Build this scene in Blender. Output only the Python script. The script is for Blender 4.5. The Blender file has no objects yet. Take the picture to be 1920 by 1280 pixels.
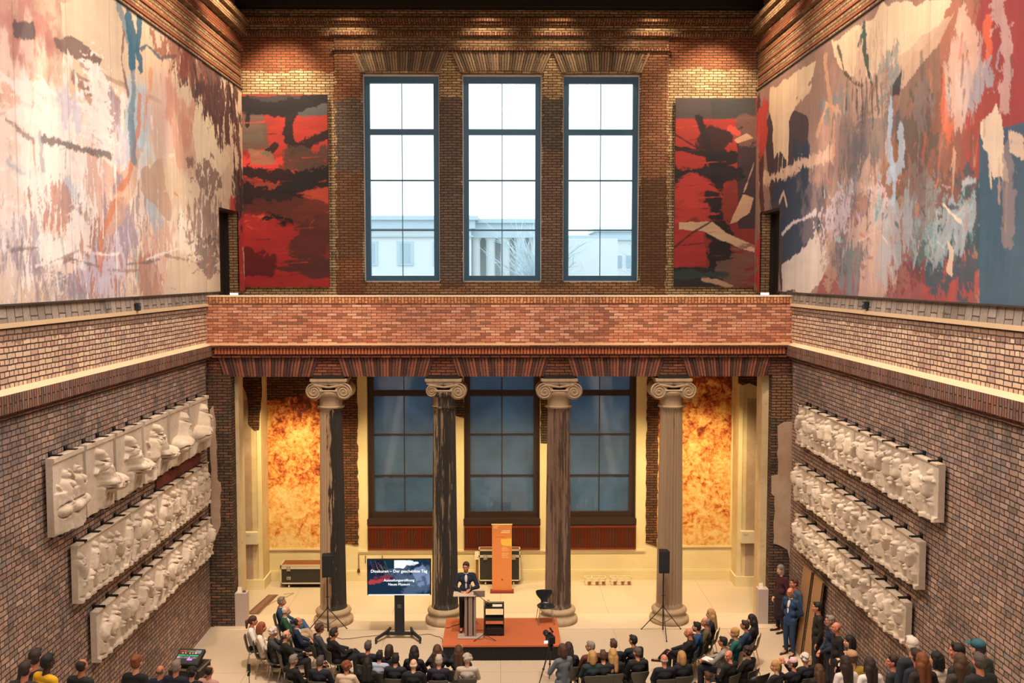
import bpy, bmesh, math, random
import numpy as np
from mathutils import Vector, Matrix, Euler
random.seed(7)
PI = math.pi
C = bpy.context.scene.collection
sc = bpy.context.scene

# ------------------------------------------------------------------ camera, world, exposure
FPX, EYE = 1867.0, 9.7            # focal length in pixels (35 mm lens) and eye height in metres
PSI = math.atan(22 / FPX); TH = math.atan(125 / FPX)
cam_d = bpy.data.cameras.new('camera'); cam = bpy.data.objects.new('camera', cam_d); C.objects.link(cam)
cam_d.sensor_width = 36; cam_d.lens = 36 * FPX / 1920; cam_d.clip_end = 500
cam.location = (0, 0, EYE); cam.rotation_euler = (PI / 2 - TH, 0, -PSI)
sc.camera = cam
sc.view_settings.view_transform = 'Standard'; sc.view_settings.look = 'None'
sc.view_settings.gamma = 1; sc.view_settings.use_curve_mapping = False
sc.view_settings.exposure = 0.4

world = bpy.data.worlds.new('overcast_sky'); sc.world = world; world.use_nodes = True
wn = world.node_tree.nodes; bg = wn['Background']
bg.inputs[0].default_value = (0.84, 0.94, 1.0, 1); bg.inputs[1].default_value = 2.0

def lamp(kind, name, loc, target, energy, col, **kw):
    d = bpy.data.lights.new(name, kind); d.energy = energy; d.color = col
    for k, v in kw.items(): setattr(d, k, v)
    o = bpy.data.objects.new(name, d); C.objects.link(o); o.location = loc
    o.rotation_euler = (Vector(target) - Vector(loc)).to_track_quat('-Z', 'Y').to_euler()
    return o
WARM = (1.0, 0.72, 0.48); AMBER = (1.0, 0.76, 0.37); NEUT = (1.0, 0.86, 0.74)
# daylight entering by the three tall upper windows (portals let the sky light in efficiently)
for x0, x1 in ((-4.25, -1.89), (-1.17, 1.29), (1.96, 4.34)):
    p = lamp('AREA', 'window_portal', ((x0 + x1) / 2, 31.85, 12.7), ((x0 + x1) / 2, 0, 12.7), 1, (1, 1, 1), shape='RECTANGLE', size=x1 - x0, size_y=6.4)
    p.data.cycles.is_portal = True
# unseen area lamps added under the roof for general fill
for y in (5, 12, 19):
    lamp('AREA', 'overhead_fill', (0, y, 18.1), (0, y + .001, 0), 830, (1.0, .86, .78), shape='RECTANGLE', size=9, size_y=2.2)
# spots on the opposite ceiling edge wash the two big paintings
for y in (13, 18, 23, 27.5):
    lamp('SPOT', 'track_spot', (4.5, y - 2, 17.9), (-8, y, 12.2), 780 if y < 15 else 1000, NEUT, spot_size=.8, spot_blend=.9, shadow_soft_size=.2)
    lamp('SPOT', 'track_spot', (-4.5, y - 2, 17.9), (8, y, 12.2), 1050, NEUT, spot_size=.8, spot_blend=.9, shadow_soft_size=.2)
# grazing spots set close to both side walls: the ledge throws its shadow on the brickwork below it
for y in (10.5, 14, 17.5, 21, 24.5):
    for sx in (-1, 1):
        lamp('SPOT', 'grazing_spot', (sx * 7.16, y, 17.0), (sx * 7.45, y + .4, 3.0), 2400 if sx > 0 else 2000, WARM, spot_size=.50, spot_blend=.8, shadow_soft_size=.05)
# cross-hall spots: one row on the brick band above the ledge, one row on the foot of each side wall
for y in (13.5, 17.5, 21.5, 25.5):
    for sx in (-1, 1):
        lamp('SPOT', 'track_spot', (-sx * 5.0, y - 1, 17.9), (sx * 8, y, 8.4), 1500, NEUT, spot_size=.42, spot_blend=1, shadow_soft_size=.15)
        lamp('SPOT', 'track_spot', (-sx * 4.0, y - 1, 17.9), (sx * 8, y, 2.0 if sx > 0 else 2.4), 2300 if sx > 0 else 1300, WARM, spot_size=.40, spot_blend=.7, shadow_soft_size=.12)
# spots washing the stepped brickwork above the paintings
for y in (18, 23, 28):
    for sx in (-1, 1):
        lamp('SPOT', 'cornice_spot', (sx * 5.6, y, 17.8), (sx * 8, y + .6, 15.9), 750, WARM, spot_size=1.6, spot_blend=1, shadow_soft_size=.1)
# ceiling spots close to the end wall, over the two red panels and on the frieze
for x in (-6.7, 6.5):
    lamp('SPOT', 'ceiling_spot', (x, 29.3, 17.7), (x, 31.3, 14.6), 1100, WARM, spot_size=1.25, spot_blend=1, shadow_soft_size=.1)
for x in (-4.6, -.4, 1.8, 4.7):
    lamp('SPOT', 'ceiling_spot', (x, 30.0, 17.7), (x, 31.3, 16.4), 120, WARM, spot_size=1.5, spot_blend=1, shadow_soft_size=.1)
for x in (-6, -2, 2, 6):
    lamp('SPOT', 'ceiling_spot', (x, 21, 17.9), (x, 27.2, 8.6), 2900 if abs(x) > 3 else 1900, WARM, spot_size=.62, spot_blend=.9, shadow_soft_size=.12)
    lamp('SPOT', 'ceiling_spot', (x, 26.3, 17.9), (x, 26.95, 7.8), 420, WARM, spot_size=.6, spot_blend=.9, shadow_soft_size=.1)
for x in (-5, 0, 5):
    lamp('SPOT', 'ceiling_spot', (x * .6, 17, 17.9), (x, 24.4, 0), 6000, (1, .78, .58), spot_size=.62, spot_blend=.9, shadow_soft_size=.12)
for x in (-4.67, -1.55, 1.61, 4.735):
    lamp('SPOT', 'added_column_fill', (x * .8, 14, 17.9), (x, 27.1, 5.6), 2300, WARM, spot_size=.16, spot_blend=1, shadow_soft_size=.1)  # unseen lamps added to brighten the columns and capitals
# warm downlights fixed behind the brick lintel, washing the aisle behind the columns
for x, e in ((-6.3, 820), (6.2, 820), (-3.1, 800), (0.05, 800), (3.15, 800)):
    lamp('SPOT', 'aisle_downlight', (x, 28.35, 6.75), (x, 30.5, 1.4), e, AMBER, spot_size=1.7, spot_blend=1, shadow_soft_size=.12)
for x in (-6.3, 6.2):
    lamp('SPOT', 'aisle_downlight', (x, 28.6, 6.75), (x, 31.1, 3.3), 300, AMBER, spot_size=1.1, spot_blend=1, shadow_soft_size=.12)

# ------------------------------------------------------------------ picture ray -> point in the hall
_f = np.array([math.sin(PSI) * math.cos(TH), math.cos(PSI) * math.cos(TH), -math.sin(TH)])
_r = np.array([math.cos(PSI), -math.sin(PSI), 0]); _u = np.cross(_r, _f)
def at(x, y, X=None, Y=None, Z=None):
    d = _f * FPX + _r * (x - 960) - _u * (y - 640)
    t = Y / d[1] if Y is not None else X / d[0] if X is not None else (Z - EYE) / d[2]
    p = d * t; return float(p[0]), float(p[1]), float(p[2] + EYE)

# ------------------------------------------------------------------ helpers
def lin(c):
    if isinstance(c, str):
        c = c.lstrip('#'); c = tuple(int(c[i:i + 2], 16) / 255 for i in (0, 2, 4))
    return tuple((v / 12.92 if v <= .04045 else ((v + .055) / 1.055) ** 2.4) for v in c[:3])
def L4(c): return lin(c) + (1,)

class G:            # tiny node-graph helper
    def __init__(s, name):
        s.m = bpy.data.materials.new(name); s.m.use_nodes = True
        s.nt = s.m.node_tree; s.n = s.nt.nodes; s.b = s.n['Principled BSDF']; s.out = s.n['Material Output']
    def add(s, t, **kw):
        n = s.n.new(t)
        for k, v in kw.items(): setattr(n, k, v)
        return n
    def put(s, sock, v):
        if isinstance(v, bpy.types.NodeSocket): s.nt.links.new(v, sock)
        elif v is not None: sock.default_value = v
    def math(s, op, a, b=None, c=None):
        n = s.add('ShaderNodeMath', operation=op); s.put(n.inputs[0], a)
        if b is not None: s.put(n.inputs[1], b)
        if c is not None: s.put(n.inputs[2], c)
        return n.outputs[0]
    def mix(s, f, a, b, mode='MIX'):
        n = s.add('ShaderNodeMix', data_type='RGBA', blend_type=mode)
        s.put(n.inputs[0], f); s.put(n.inputs[6], a); s.put(n.inputs[7], b); return n.outputs[2]
    def noise(s, vec, scale, detail=4, rough=.6, dist=0):
        n = s.add('ShaderNodeTexNoise'); s.put(n.inputs['Vector'], vec)
        n.inputs['Scale'].default_value = scale; n.inputs['Detail'].default_value = detail
        n.inputs['Roughness'].default_value = rough; n.inputs['Distortion'].default_value = dist
        return n.outputs['Fac']
    def ramp(s, f, stops, interp='LINEAR'):
        n = s.add('ShaderNodeValToRGB'); s.put(n.inputs[0], f); cr = n.color_ramp; cr.interpolation = interp
        while len(cr.elements) < len(stops): cr.elements.new(.5)
        for e, (p, c) in zip(cr.elements, stops):
            e.position = p; e.color = L4(c) if isinstance(c, str) else (c, c, c, 1)
        return n.outputs[0]
    def vec(s, x, y, z):
        n = s.add('ShaderNodeCombineXYZ'); s.put(n.inputs[0], x); s.put(n.inputs[1], y); s.put(n.inputs[2], z); return n.outputs[0]
    def sep(s, v):
        n = s.add('ShaderNodeSeparateXYZ'); s.put(n.inputs[0], v); return n.outputs
    def pos(s): return s.add('ShaderNodeNewGeometry').outputs['Position']
    def bump(s, h, strength=.5, dist=.02):
        n = s.add('ShaderNodeBump'); n.inputs['Strength'].default_value = strength; n.inputs['Distance'].default_value = dist
        s.put(n.inputs['Height'], h); s.nt.links.new(n.outputs[0], s.b.inputs['Normal'])
    def col(s, c): s.put(s.b.inputs['Base Color'], c)

def plain(name, c, rough=.6, metal=0, var=.12, scale=30, bump=.15, spec=None):
    g = G(name); tc = g.add('ShaderNodeTexCoord').outputs['Object']
    nf = g.noise(tc, scale, 3)
    a = lin(c); lo = tuple(v * (1 - var) for v in a) + (1,); hi = tuple(min(1, v * (1 + var)) for v in a) + (1,)
    g.col(g.mix(nf, lo, hi)); g.b.inputs['Roughness'].default_value = rough; g.b.inputs['Metallic'].default_value = metal
    if spec is not None: g.b.inputs['Specular IOR Level'].default_value = spec
    if bump: g.bump(nf, bump, .01)
    return g.m
_pc = {}
def P(c, rough=.6, metal=0, **kw):
    k = (c, rough, metal, str(kw))
    if k not in _pc: _pc[k] = plain('surface_' + c.lstrip('#'), c, rough, metal, **kw)
    return _pc[k]

def brick(name, cols, mortar='#3d2e24', w=.25, h=.083, zones=(), soldier=False, stain='#4a443a', stain_amt=.35, seed=0, bump=.9, msize=.012, wob=.03, squash=1.0):
    """procedural brickwork; zones = (u0,u1,v0,v1,colour,amount): areas of another brick tone, some with window glare painted in"""
    g = G(name); p = g.pos(); x, y, z = g.sep(p)
    nx, ny, nz = g.sep(g.add('ShaderNodeNewGeometry').outputs['True Normal'])
    ax = g.math('GREATER_THAN', g.math('ABSOLUTE', nx), .6); az = g.math('GREATER_THAN', g.math('ABSOLUTE', nz), .6)
    u = g.math('ADD', g.math('MULTIPLY', y, ax), g.math('MULTIPLY', x, g.math('SUBTRACT', 1, ax)))
    v = g.math('ADD', g.math('MULTIPLY', y, az), g.math('MULTIPLY', z, g.math('SUBTRACT', 1, az)))
    wu = g.math('MULTIPLY', g.math('SUBTRACT', g.noise(p, 5, 2), .5), wob * 2)
    wv = g.math('MULTIPLY', g.math('SUBTRACT', g.noise(g.vec(y, z, x), 4.3, 2), .5), wob)
    u2 = g.math('ADD', u, wu); v2 = g.math('ADD', v, wv)
    t = g.add('ShaderNodeTexBrick'); g.put(t.inputs['Vector'], g.vec(v2, u2, 0) if soldier else g.vec(u2, v2, 0))
    t.squash = squash; t.squash_frequency = 2
    t.inputs['Scale'].default_value = 1; t.inputs['Mortar Size'].default_value = msize; t.inputs['Mortar Smooth'].default_value = .25
    t.inputs['Brick Width'].default_value = w; t.inputs['Row Height'].default_value = h; t.inputs['Bias'].default_value = 0
    t.inputs['Color1'].default_value = (0, 0, 0, 1); t.inputs['Color2'].default_value = (1, 1, 1, 1); t.inputs['Mortar'].default_value = (.5, .5, .5, 1)
    n = len(cols)
    c = g.ramp(t.outputs['Color'], [((i + .5) / n, k) for i, k in enumerate(cols)])
    edge = g.math('MULTIPLY', g.math('SUBTRACT', g.noise(p, 2.5, 3), .5), .5)
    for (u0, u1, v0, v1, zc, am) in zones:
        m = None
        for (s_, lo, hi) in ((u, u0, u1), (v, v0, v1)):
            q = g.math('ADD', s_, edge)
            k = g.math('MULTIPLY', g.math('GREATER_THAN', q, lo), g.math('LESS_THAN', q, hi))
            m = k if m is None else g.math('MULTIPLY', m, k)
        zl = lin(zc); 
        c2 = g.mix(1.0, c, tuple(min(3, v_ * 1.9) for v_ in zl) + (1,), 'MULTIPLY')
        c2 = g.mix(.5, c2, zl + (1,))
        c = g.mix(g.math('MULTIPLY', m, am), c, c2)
    big = g.ramp(g.noise(p, .55, 5, .62), [(.50, 0.0), (.66, 1.0)])
    c = g.mix(g.math('MULTIPLY', big, stain_amt), c, L4(stain))
    clus = g.ramp(g.noise(p, 2.1, 5, .72), [(.56, 0.0), (.64, 1.0)])
    c = g.mix(g.math('MULTIPLY', clus, min(.75, stain_amt * 1.5)), c, L4(stain))
    fine = g.ramp(g.noise(p, 14, 4, .7), [(.35, 0.0), (.7, 1.0)])
    c = g.mix(g.math('MULTIPLY', fine, .22), c, (1, .93, .82, 1), 'OVERLAY')
    c = g.mix(t.outputs['Fac'], c, L4(mortar))
    g.col(c); g.b.inputs['Roughness'].default_value = .9; g.b.inputs['Specular IOR Level'].default_value = .2
    hgt = g.math('ADD', g.math('MULTIPLY', t.outputs['Fac'], -1), g.math('MULTIPLY', g.noise(p, 22, 3), .6))
    g.bump(hgt, bump, .02)
    return g.m

class MB:           # collects geometry, builds ONE mesh object
    def __init__(s): s.v = []; s.f = []; s.mi = []
    def q(s, vs, fs, mi=0):
        k = len(s.v); s.v += [tuple(a) for a in vs]; s.f += [tuple(k + i for i in f) for f in fs]; s.mi += [mi] * len(fs); return s
    def box(s, x0, x1, y0, y1, z0, z1, M=None, mi=0):
        vs = [(x, y, z) for z in (z0, z1) for y in (y0, y1) for x in (x0, x1)]
        if M is not None: vs = [M @ Vector(v) for v in vs]
        return s.q(vs, [(0, 2, 3, 1), (4, 5, 7, 6), (0, 1, 5, 4), (1, 3, 7, 5), (3, 2, 6, 7), (2, 0, 4, 6)], mi)
    def cb(s, c, d, M=None, mi=0):
        return s.box(c[0] - d[0] / 2, c[0] + d[0] / 2, c[1] - d[1] / 2, c[1] + d[1] / 2, c[2] - d[2] / 2, c[2] + d[2] / 2, M, mi)
    def prism(s, pts, y0, y1, mi=0):           # polygon in x,z extruded along y
        n = len(pts); vs = [(x, y0, z) for x, z in pts] + [(x, y1, z) for x, z in pts]
        return s.q(vs, [tuple(range(n)), tuple(range(2 * n - 1, n - 1, -1))] + [(i, i + n, (i + 1) % n + n, (i + 1) % n) for i in range(n)], mi)
    def prismz(s, pts, z0, z1, mi=0):
        n = len(pts); vs = [(x, y, z0) for x, y in pts] + [(x, y, z1) for x, y in pts]
        return s.q(vs, [tuple(range(n - 1, -1, -1)), tuple(range(n, 2 * n))] + [(i, (i + 1) % n, (i + 1) % n + n, i + n) for i in range(n)], mi)
    def lathe(s, prof, n=24, c=(0, 0, 0), mi=0, M=None):
        vs = []; fs = []
        for r, z in prof:
            for i in range(n):
                a = 2 * PI * i / n; v = Vector((c[0] + r * math.cos(a), c[1] + r * math.sin(a), c[2] + z)); vs.append(M @ v if M is not None else v)
        for j in range(len(prof) - 1):
            for i in range(n): fs.append((j * n + i, j * n + (i + 1) % n, (j + 1) * n + (i + 1) % n, (j + 1) * n + i))
        fs.append(tuple(range(n - 1, -1, -1))); fs.append(tuple((len(prof) - 1) * n + i for i in range(n)))
        return s.q(vs, fs, mi)
    def tube(s, pts, r, n=8, mi=0):
        pts = [Vector(p) for p in pts]; rs = r if isinstance(r, (list, tuple)) else [r] * len(pts)
        vs = []; fs = []; up = Vector((0, 0, 1)); side = None
        for i, p in enumerate(pts):
            t = (pts[min(i + 1, len(pts) - 1)] - pts[max(i - 1, 0)]).normalized()
            if side is None:
                side = t.cross(up if abs(t.z) < .9 else Vector((1, 0, 0))).normalized()
            side = (side - t * side.dot(t)).normalized(); o = t.cross(side)
            for k in range(n):
                a = 2 * PI * k / n; vs.append(p + (side * math.cos(a) + o * math.sin(a)) * rs[i])
        for i in range(len(pts) - 1):
            for k in range(n): fs.append((i * n + k, i * n + (k + 1) % n, (i + 1) * n + (k + 1) % n, (i + 1) * n + k))
        fs.append(tuple(range(n - 1, -1, -1))); fs.append(tuple((len(pts) - 1) * n + k for k in range(n)))
        return s.q(vs, fs, mi)
    def ell(s, c, r, M=None, nu=14, nv=9, mi=0):      # closed ellipsoid
        vs = [(0, 0, -1)]; fs = []
        for j in range(1, nv):
            b = -PI / 2 + PI * j / nv
            for i in range(nu): a = 2 * PI * i / nu; vs.append((math.cos(b) * math.cos(a), math.cos(b) * math.sin(a), math.sin(b)))
        vs.append((0, 0, 1)); top = len(vs) - 1
        R_ = M.to_3x3() if M is not None else Matrix.Identity(3)
        vs = [Vector(c) + R_ @ Vector((v[0] * r[0], v[1] * r[1], v[2] * r[2])) for v in vs]
        for i in range(nu): fs.append((0, 1 + (i + 1) % nu, 1 + i))
        for j in range(nv - 2):
            for i in range(nu):
                a = 1 + j * nu; fs.append((a + i, a + (i + 1) % nu, a + nu + (i + 1) % nu, a + nu + i))
        a = 1 + (nv - 2) * nu
        for i in range(nu): fs.append((a + i, a + (i + 1) % nu, top))
        return s.q(vs, fs, mi)
    def cap(s, p0, p1, r0, r1, n=12, sx=1.0):          # tapered capsule
        p0 = Vector(p0); p1 = Vector(p1); d = (p1 - p0); L = d.length; t = d / L if L > 1e-6 else Vector((0, 0, 1))
        pts = []; rs = []
        for k in range(4):
            a = PI / 2 * k / 4; pts.append(p0 - t * r0 * math.cos(a)); rs.append(max(1e-3, r0 * math.sin(a)))
        pts.append(p0); rs.append(r0); pts.append(p1); rs.append(r1)
        for k in range(1, 5):
            a = PI / 2 * k / 4; pts.append(p1 + t * r1 * math.sin(a)); rs.append(max(1e-3, r1 * math.cos(a)))
        return s.tube(pts, rs, n)
    def build(s, name, mat, parent=None, smooth=False, bevel=0, loc=None, remesh=None):
        me = bpy.data.meshes.new(name); me.from_pydata(s.v, [], s.f); me.update()
        for m in (mat if isinstance(mat, (list, tuple)) else [mat]): me.materials.append(m)
        if any(s.mi): me.polygons.foreach_set('material_index', s.mi)
        bm = bmesh.new(); bm.from_mesh(me); bmesh.ops.recalc_face_normals(bm, faces=bm.faces); bm.to_mesh(me); bm.free()
        if smooth:
            me.polygons.foreach_set('use_smooth', [True] * len(me.polygons)); me.set_sharp_from_angle(angle=1.05)
        o = bpy.data.objects.new(name, me); C.objects.link(o)
        if parent: o.parent = parent
        if loc: o.location = loc
        if bevel:
            b = o.modifiers.new('bevel', 'BEVEL'); b.width = bevel; b.segments = 2; b.limit_method = 'ANGLE'
        if remesh:
            r = o.modifiers.new('remesh', 'REMESH'); r.mode = 'VOXEL'; r.voxel_size = remesh; r.use_smooth_shade = True
            sm = o.modifiers.new('smooth', 'SMOOTH'); sm.factor = .5; sm.iterations = 2
        return o

def thing(name, label, cat, loc=(0, 0, 0), rz=0, group=None):
    o = bpy.data.objects.new(name, None); C.objects.link(o); o.location = loc; o.rotation_euler = (0, 0, rz)
    o.empty_display_size = .1; tag(o, label, cat, group); return o
def tag(o, label, cat, group=None):
    o['label'] = label; o['category'] = cat
    if group: o['group'] = group
    return o
def struct(o, label=None):
    o['kind'] = 'structure'
    if label: o['label'] = label
    return o
def kids(o): return [c for c in bpy.data.objects if c.parent == o]
def dup(root, loc=None, rz=None, label=None):
    r = root.copy(); C.objects.link(r)
    if loc is not None: r.location = loc
    if rz is not None: r.rotation_euler = (0, 0, rz)
    if label: r['label'] = label
    for ch in kids(root):
        c = ch.copy(); C.objects.link(c); c.parent = r
        for g_ in kids(ch):
            d = g_.copy(); C.objects.link(d); d.parent = c
    return r

# ------------------------------------------------------------------ materials of the building
TAN = ['#a98b7c', '#96796a', '#8c8078', '#b3988a', '#857b76', '#a08677', '#7e6c62', '#b59a84']
M_low = brick('grey_tan_brickwork', TAN + ['#8a7462', '#a88b7a'], mortar='#41342e', stain='#545250', stain_amt=.42, w=.27, h=.098, msize=.011, squash=.56, wob=.035)
M_band = brick('pale_tan_brickwork', ['#cdab92', '#d8b89a', '#b99b86', '#dcbf9f', '#c8a189', '#b09080'], mortar='#4d3a30', stain='#94807a', stain_amt=.3, w=.27, h=.098, msize=.013, squash=.56,
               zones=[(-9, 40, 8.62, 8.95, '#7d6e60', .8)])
M_upside = brick('brown_brickwork', ['#a08462', '#8a6c4e', '#b39570', '#93765a'], mortar='#4a3828', zones=[(-9, 40, 16.55, 17.0, '#8a4a32', .9)])
M_soldier = brick('purple_brown_soldier_course', ['#7c5f52', '#6a5146', '#8d6c5c', '#79645a', '#8a5a48'], mortar='#3a2a22', w=.34, h=.085, soldier=True)
M_sill = brick('grey_tile_course', ['#8f8378', '#a3958a', '#83776c', '#9c8c7d'], mortar='#4f443a', w=.5, h=.27, soldier=True, msize=.012)
M_redsold = brick('red_soldier_course', ['#a5553a', '#b56544', '#8c4430', '#c27a54'], mortar='#55301f', w=.36, h=.085, soldier=True)
M_para = brick('orange_red_brickwork', ['#b87f66', '#c8937a', '#ab7058', '#c08a72', '#d0a58c', '#a0654f', '#8c6252'], mortar='#744a38', stain='#96705f', stain_amt=.35, w=.27, h=.078, msize=.009)
M_lint = brick('dark_red_brickwork', ['#7a4a38', '#6a3d2e', '#8a5642', '#5e4236'], mortar='#33211a', w=.27, h=.08)
M_vous = plain('voussoir_brick', '#87604c', .9, var=.45, scale=9, bump=.3)
M_vous2 = plain('brown_voussoir_brick', '#8b7862', .9, var=.45, scale=7, bump=.3)
M_upback = brick('mixed_war_scarred_brickwork', ['#bba07c', '#c8ae88', '#a8906c', '#ae946e', '#d2bb95'], mortar='#4a3b2b', stain='#6a5a48', stain_amt=.35, w=.27, h=.082,
    zones=[(-8.2, -5.12, 15.95, 17.15, '#8e4c36', .85), (5.25, 8.2, 16.05, 17.0, '#8a4f3c', .85),
           (-5.1, -4.25, 12.9, 15.1, '#64666e', .9), (-5.1, -4.25, 15.1, 17.0, '#8d5546', .75), (-5.1, -4.25, 10.2, 12.9, '#6e5145', .85), (-5.1, -4.25, 8.9, 10.2, '#8e5b49', .85),  # the bluish zone is dark brick with window glare painted in
           (-1.9, -1.15, 9.3, 15.15, '#6c6970', .9), (1.28, 1.97, 13.6, 15.15, '#5c666e', .9), (1.28, 1.97, 9.3, 13.6, '#7a6e72', .85),  # dark pier brick, its bluish cast is window glare put into the colour
           (4.33, 5.2, 12.7, 17.0, '#8d5a49', .75), (4.33, 5.2, 9.3, 12.7, '#5c4438', .9), (-5.1, 5.2, 8.9, 9.47, '#8e6550', .7),
           (-5.1, 5.2, 16.65, 17.1, '#6a5a4a', .6)])
M_pier = brick('dark_scorched_brickwork', ['#5b4c3e', '#4a4037', '#6d5947', '#54493f', '#7a5a44'], mortar='#2a221c', stain='#35312c', stain_amt=.6, w=.27, h=.08,
    zones=[(7.3, 8.1, 5.75, 7, '#a3805f', .9), (-8.1, -7.2, 6.2, 7, '#7d5a48', .6)])
M_deep = brick('reddish_scorched_brickwork', ['#6b4534', '#5a3c2e', '#7d5038', '#4c382e'], mortar='#2c201a', stain='#3c3029', stain_amt=.5, w=.27, h=.08)

def plaster(name, a, b, spots='#8a5a35', amt=.5, scale=.9):
    g = G(name); p = g.pos()
    c = g.mix(g.ramp(g.noise(p, scale, 6, .65), [(.38, 0.0), (.64, 1.0)]), L4(a), L4(b))
    c = g.mix(g.math('MULTIPLY', g.ramp(g.noise(p, 7, 3, .6), [(.66, 0.0), (.70, 1.0)]), amt), c, L4(spots))
    g.col(c); g.b.inputs['Roughness'].default_value = .85
    g.bump(g.noise(p, 9, 5), .25, .02); return g.m
M_plas = plaster('old_cream_plaster', '#d8c7a0', '#c7ad80')
M_plas2 = plaster('worn_pinkish_plaster', '#b9a28c', '#a3876e', amt=.3)
M_smooth = plaster('smooth_cream_plaster', '#e0d0a6', '#d9c698', amt=.0)
M_terra = None
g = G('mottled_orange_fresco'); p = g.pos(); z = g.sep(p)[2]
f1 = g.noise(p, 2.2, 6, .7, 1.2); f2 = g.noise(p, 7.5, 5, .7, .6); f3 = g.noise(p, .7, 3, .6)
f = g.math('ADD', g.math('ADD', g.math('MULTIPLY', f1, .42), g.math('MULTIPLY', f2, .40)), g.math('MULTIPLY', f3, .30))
f = g.math('SUBTRACT', f, g.math('MULTIPLY', g.math('SUBTRACT', z, 3.2), .022))  # redder upwards: pigment, with some lamp falloff put into the colour
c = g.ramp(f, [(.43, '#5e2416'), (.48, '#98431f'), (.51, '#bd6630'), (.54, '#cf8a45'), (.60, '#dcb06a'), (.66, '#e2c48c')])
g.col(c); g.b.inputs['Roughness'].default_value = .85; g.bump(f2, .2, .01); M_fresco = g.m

g = G('pale_terrazzo_floor'); p = g.pos(); x_, y_, z_ = g.sep(p)
c = g.mix(g.noise(p, .35, 3), L4('#cdbda6'), L4('#bcab93'))
c = g.mix(g.math('MULTIPLY', g.ramp(g.noise(p, 45, 3, .8), [(.45, 0.0), (.62, 1.0)]), .35), c, L4('#9c8a74'))
t = g.add('ShaderNodeTexBrick'); g.put(t.inputs['Vector'], g.vec(x_, y_, 0)); t.offset = 0
t.inputs['Scale'].default_value = 1; t.inputs['Brick Width'].default_value = 3.1; t.inputs['Row Height'].default_value = 3.4; t.inputs['Mortar Size'].default_value = .008
c = g.mix(g.math('MULTIPLY', t.outputs['Fac'], .5), c, L4('#6a5a48'))
g.col(c); g.b.inputs['Roughness'].default_value = .42; g.b.inputs['Specular IOR Level'].default_value = .35; M_floor = g.m
M_stone = plain('pale_stone', '#cbb9a0', .6, var=.08, scale=4)
M_white = plain('white_concrete', '#d8d4cc', .6, var=.04, scale=3)
M_dark = plain('dark_roof_timber', '#16140f', .8, var=.3, scale=4)
M_frameU = plain('glow_tinted_window_frame', '#3c6a88', .45, var=.08)  # hazy window glow put into the frame colour
M_frameL = plain('dark_bronze_window_frame', '#33211b', .45, var=.15)
M_cop = plain('copper_brown_grille', '#7c3a22', .4, .4, var=.3, scale=3)
M_black = plain('black_void', '#080706', .8)

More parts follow.
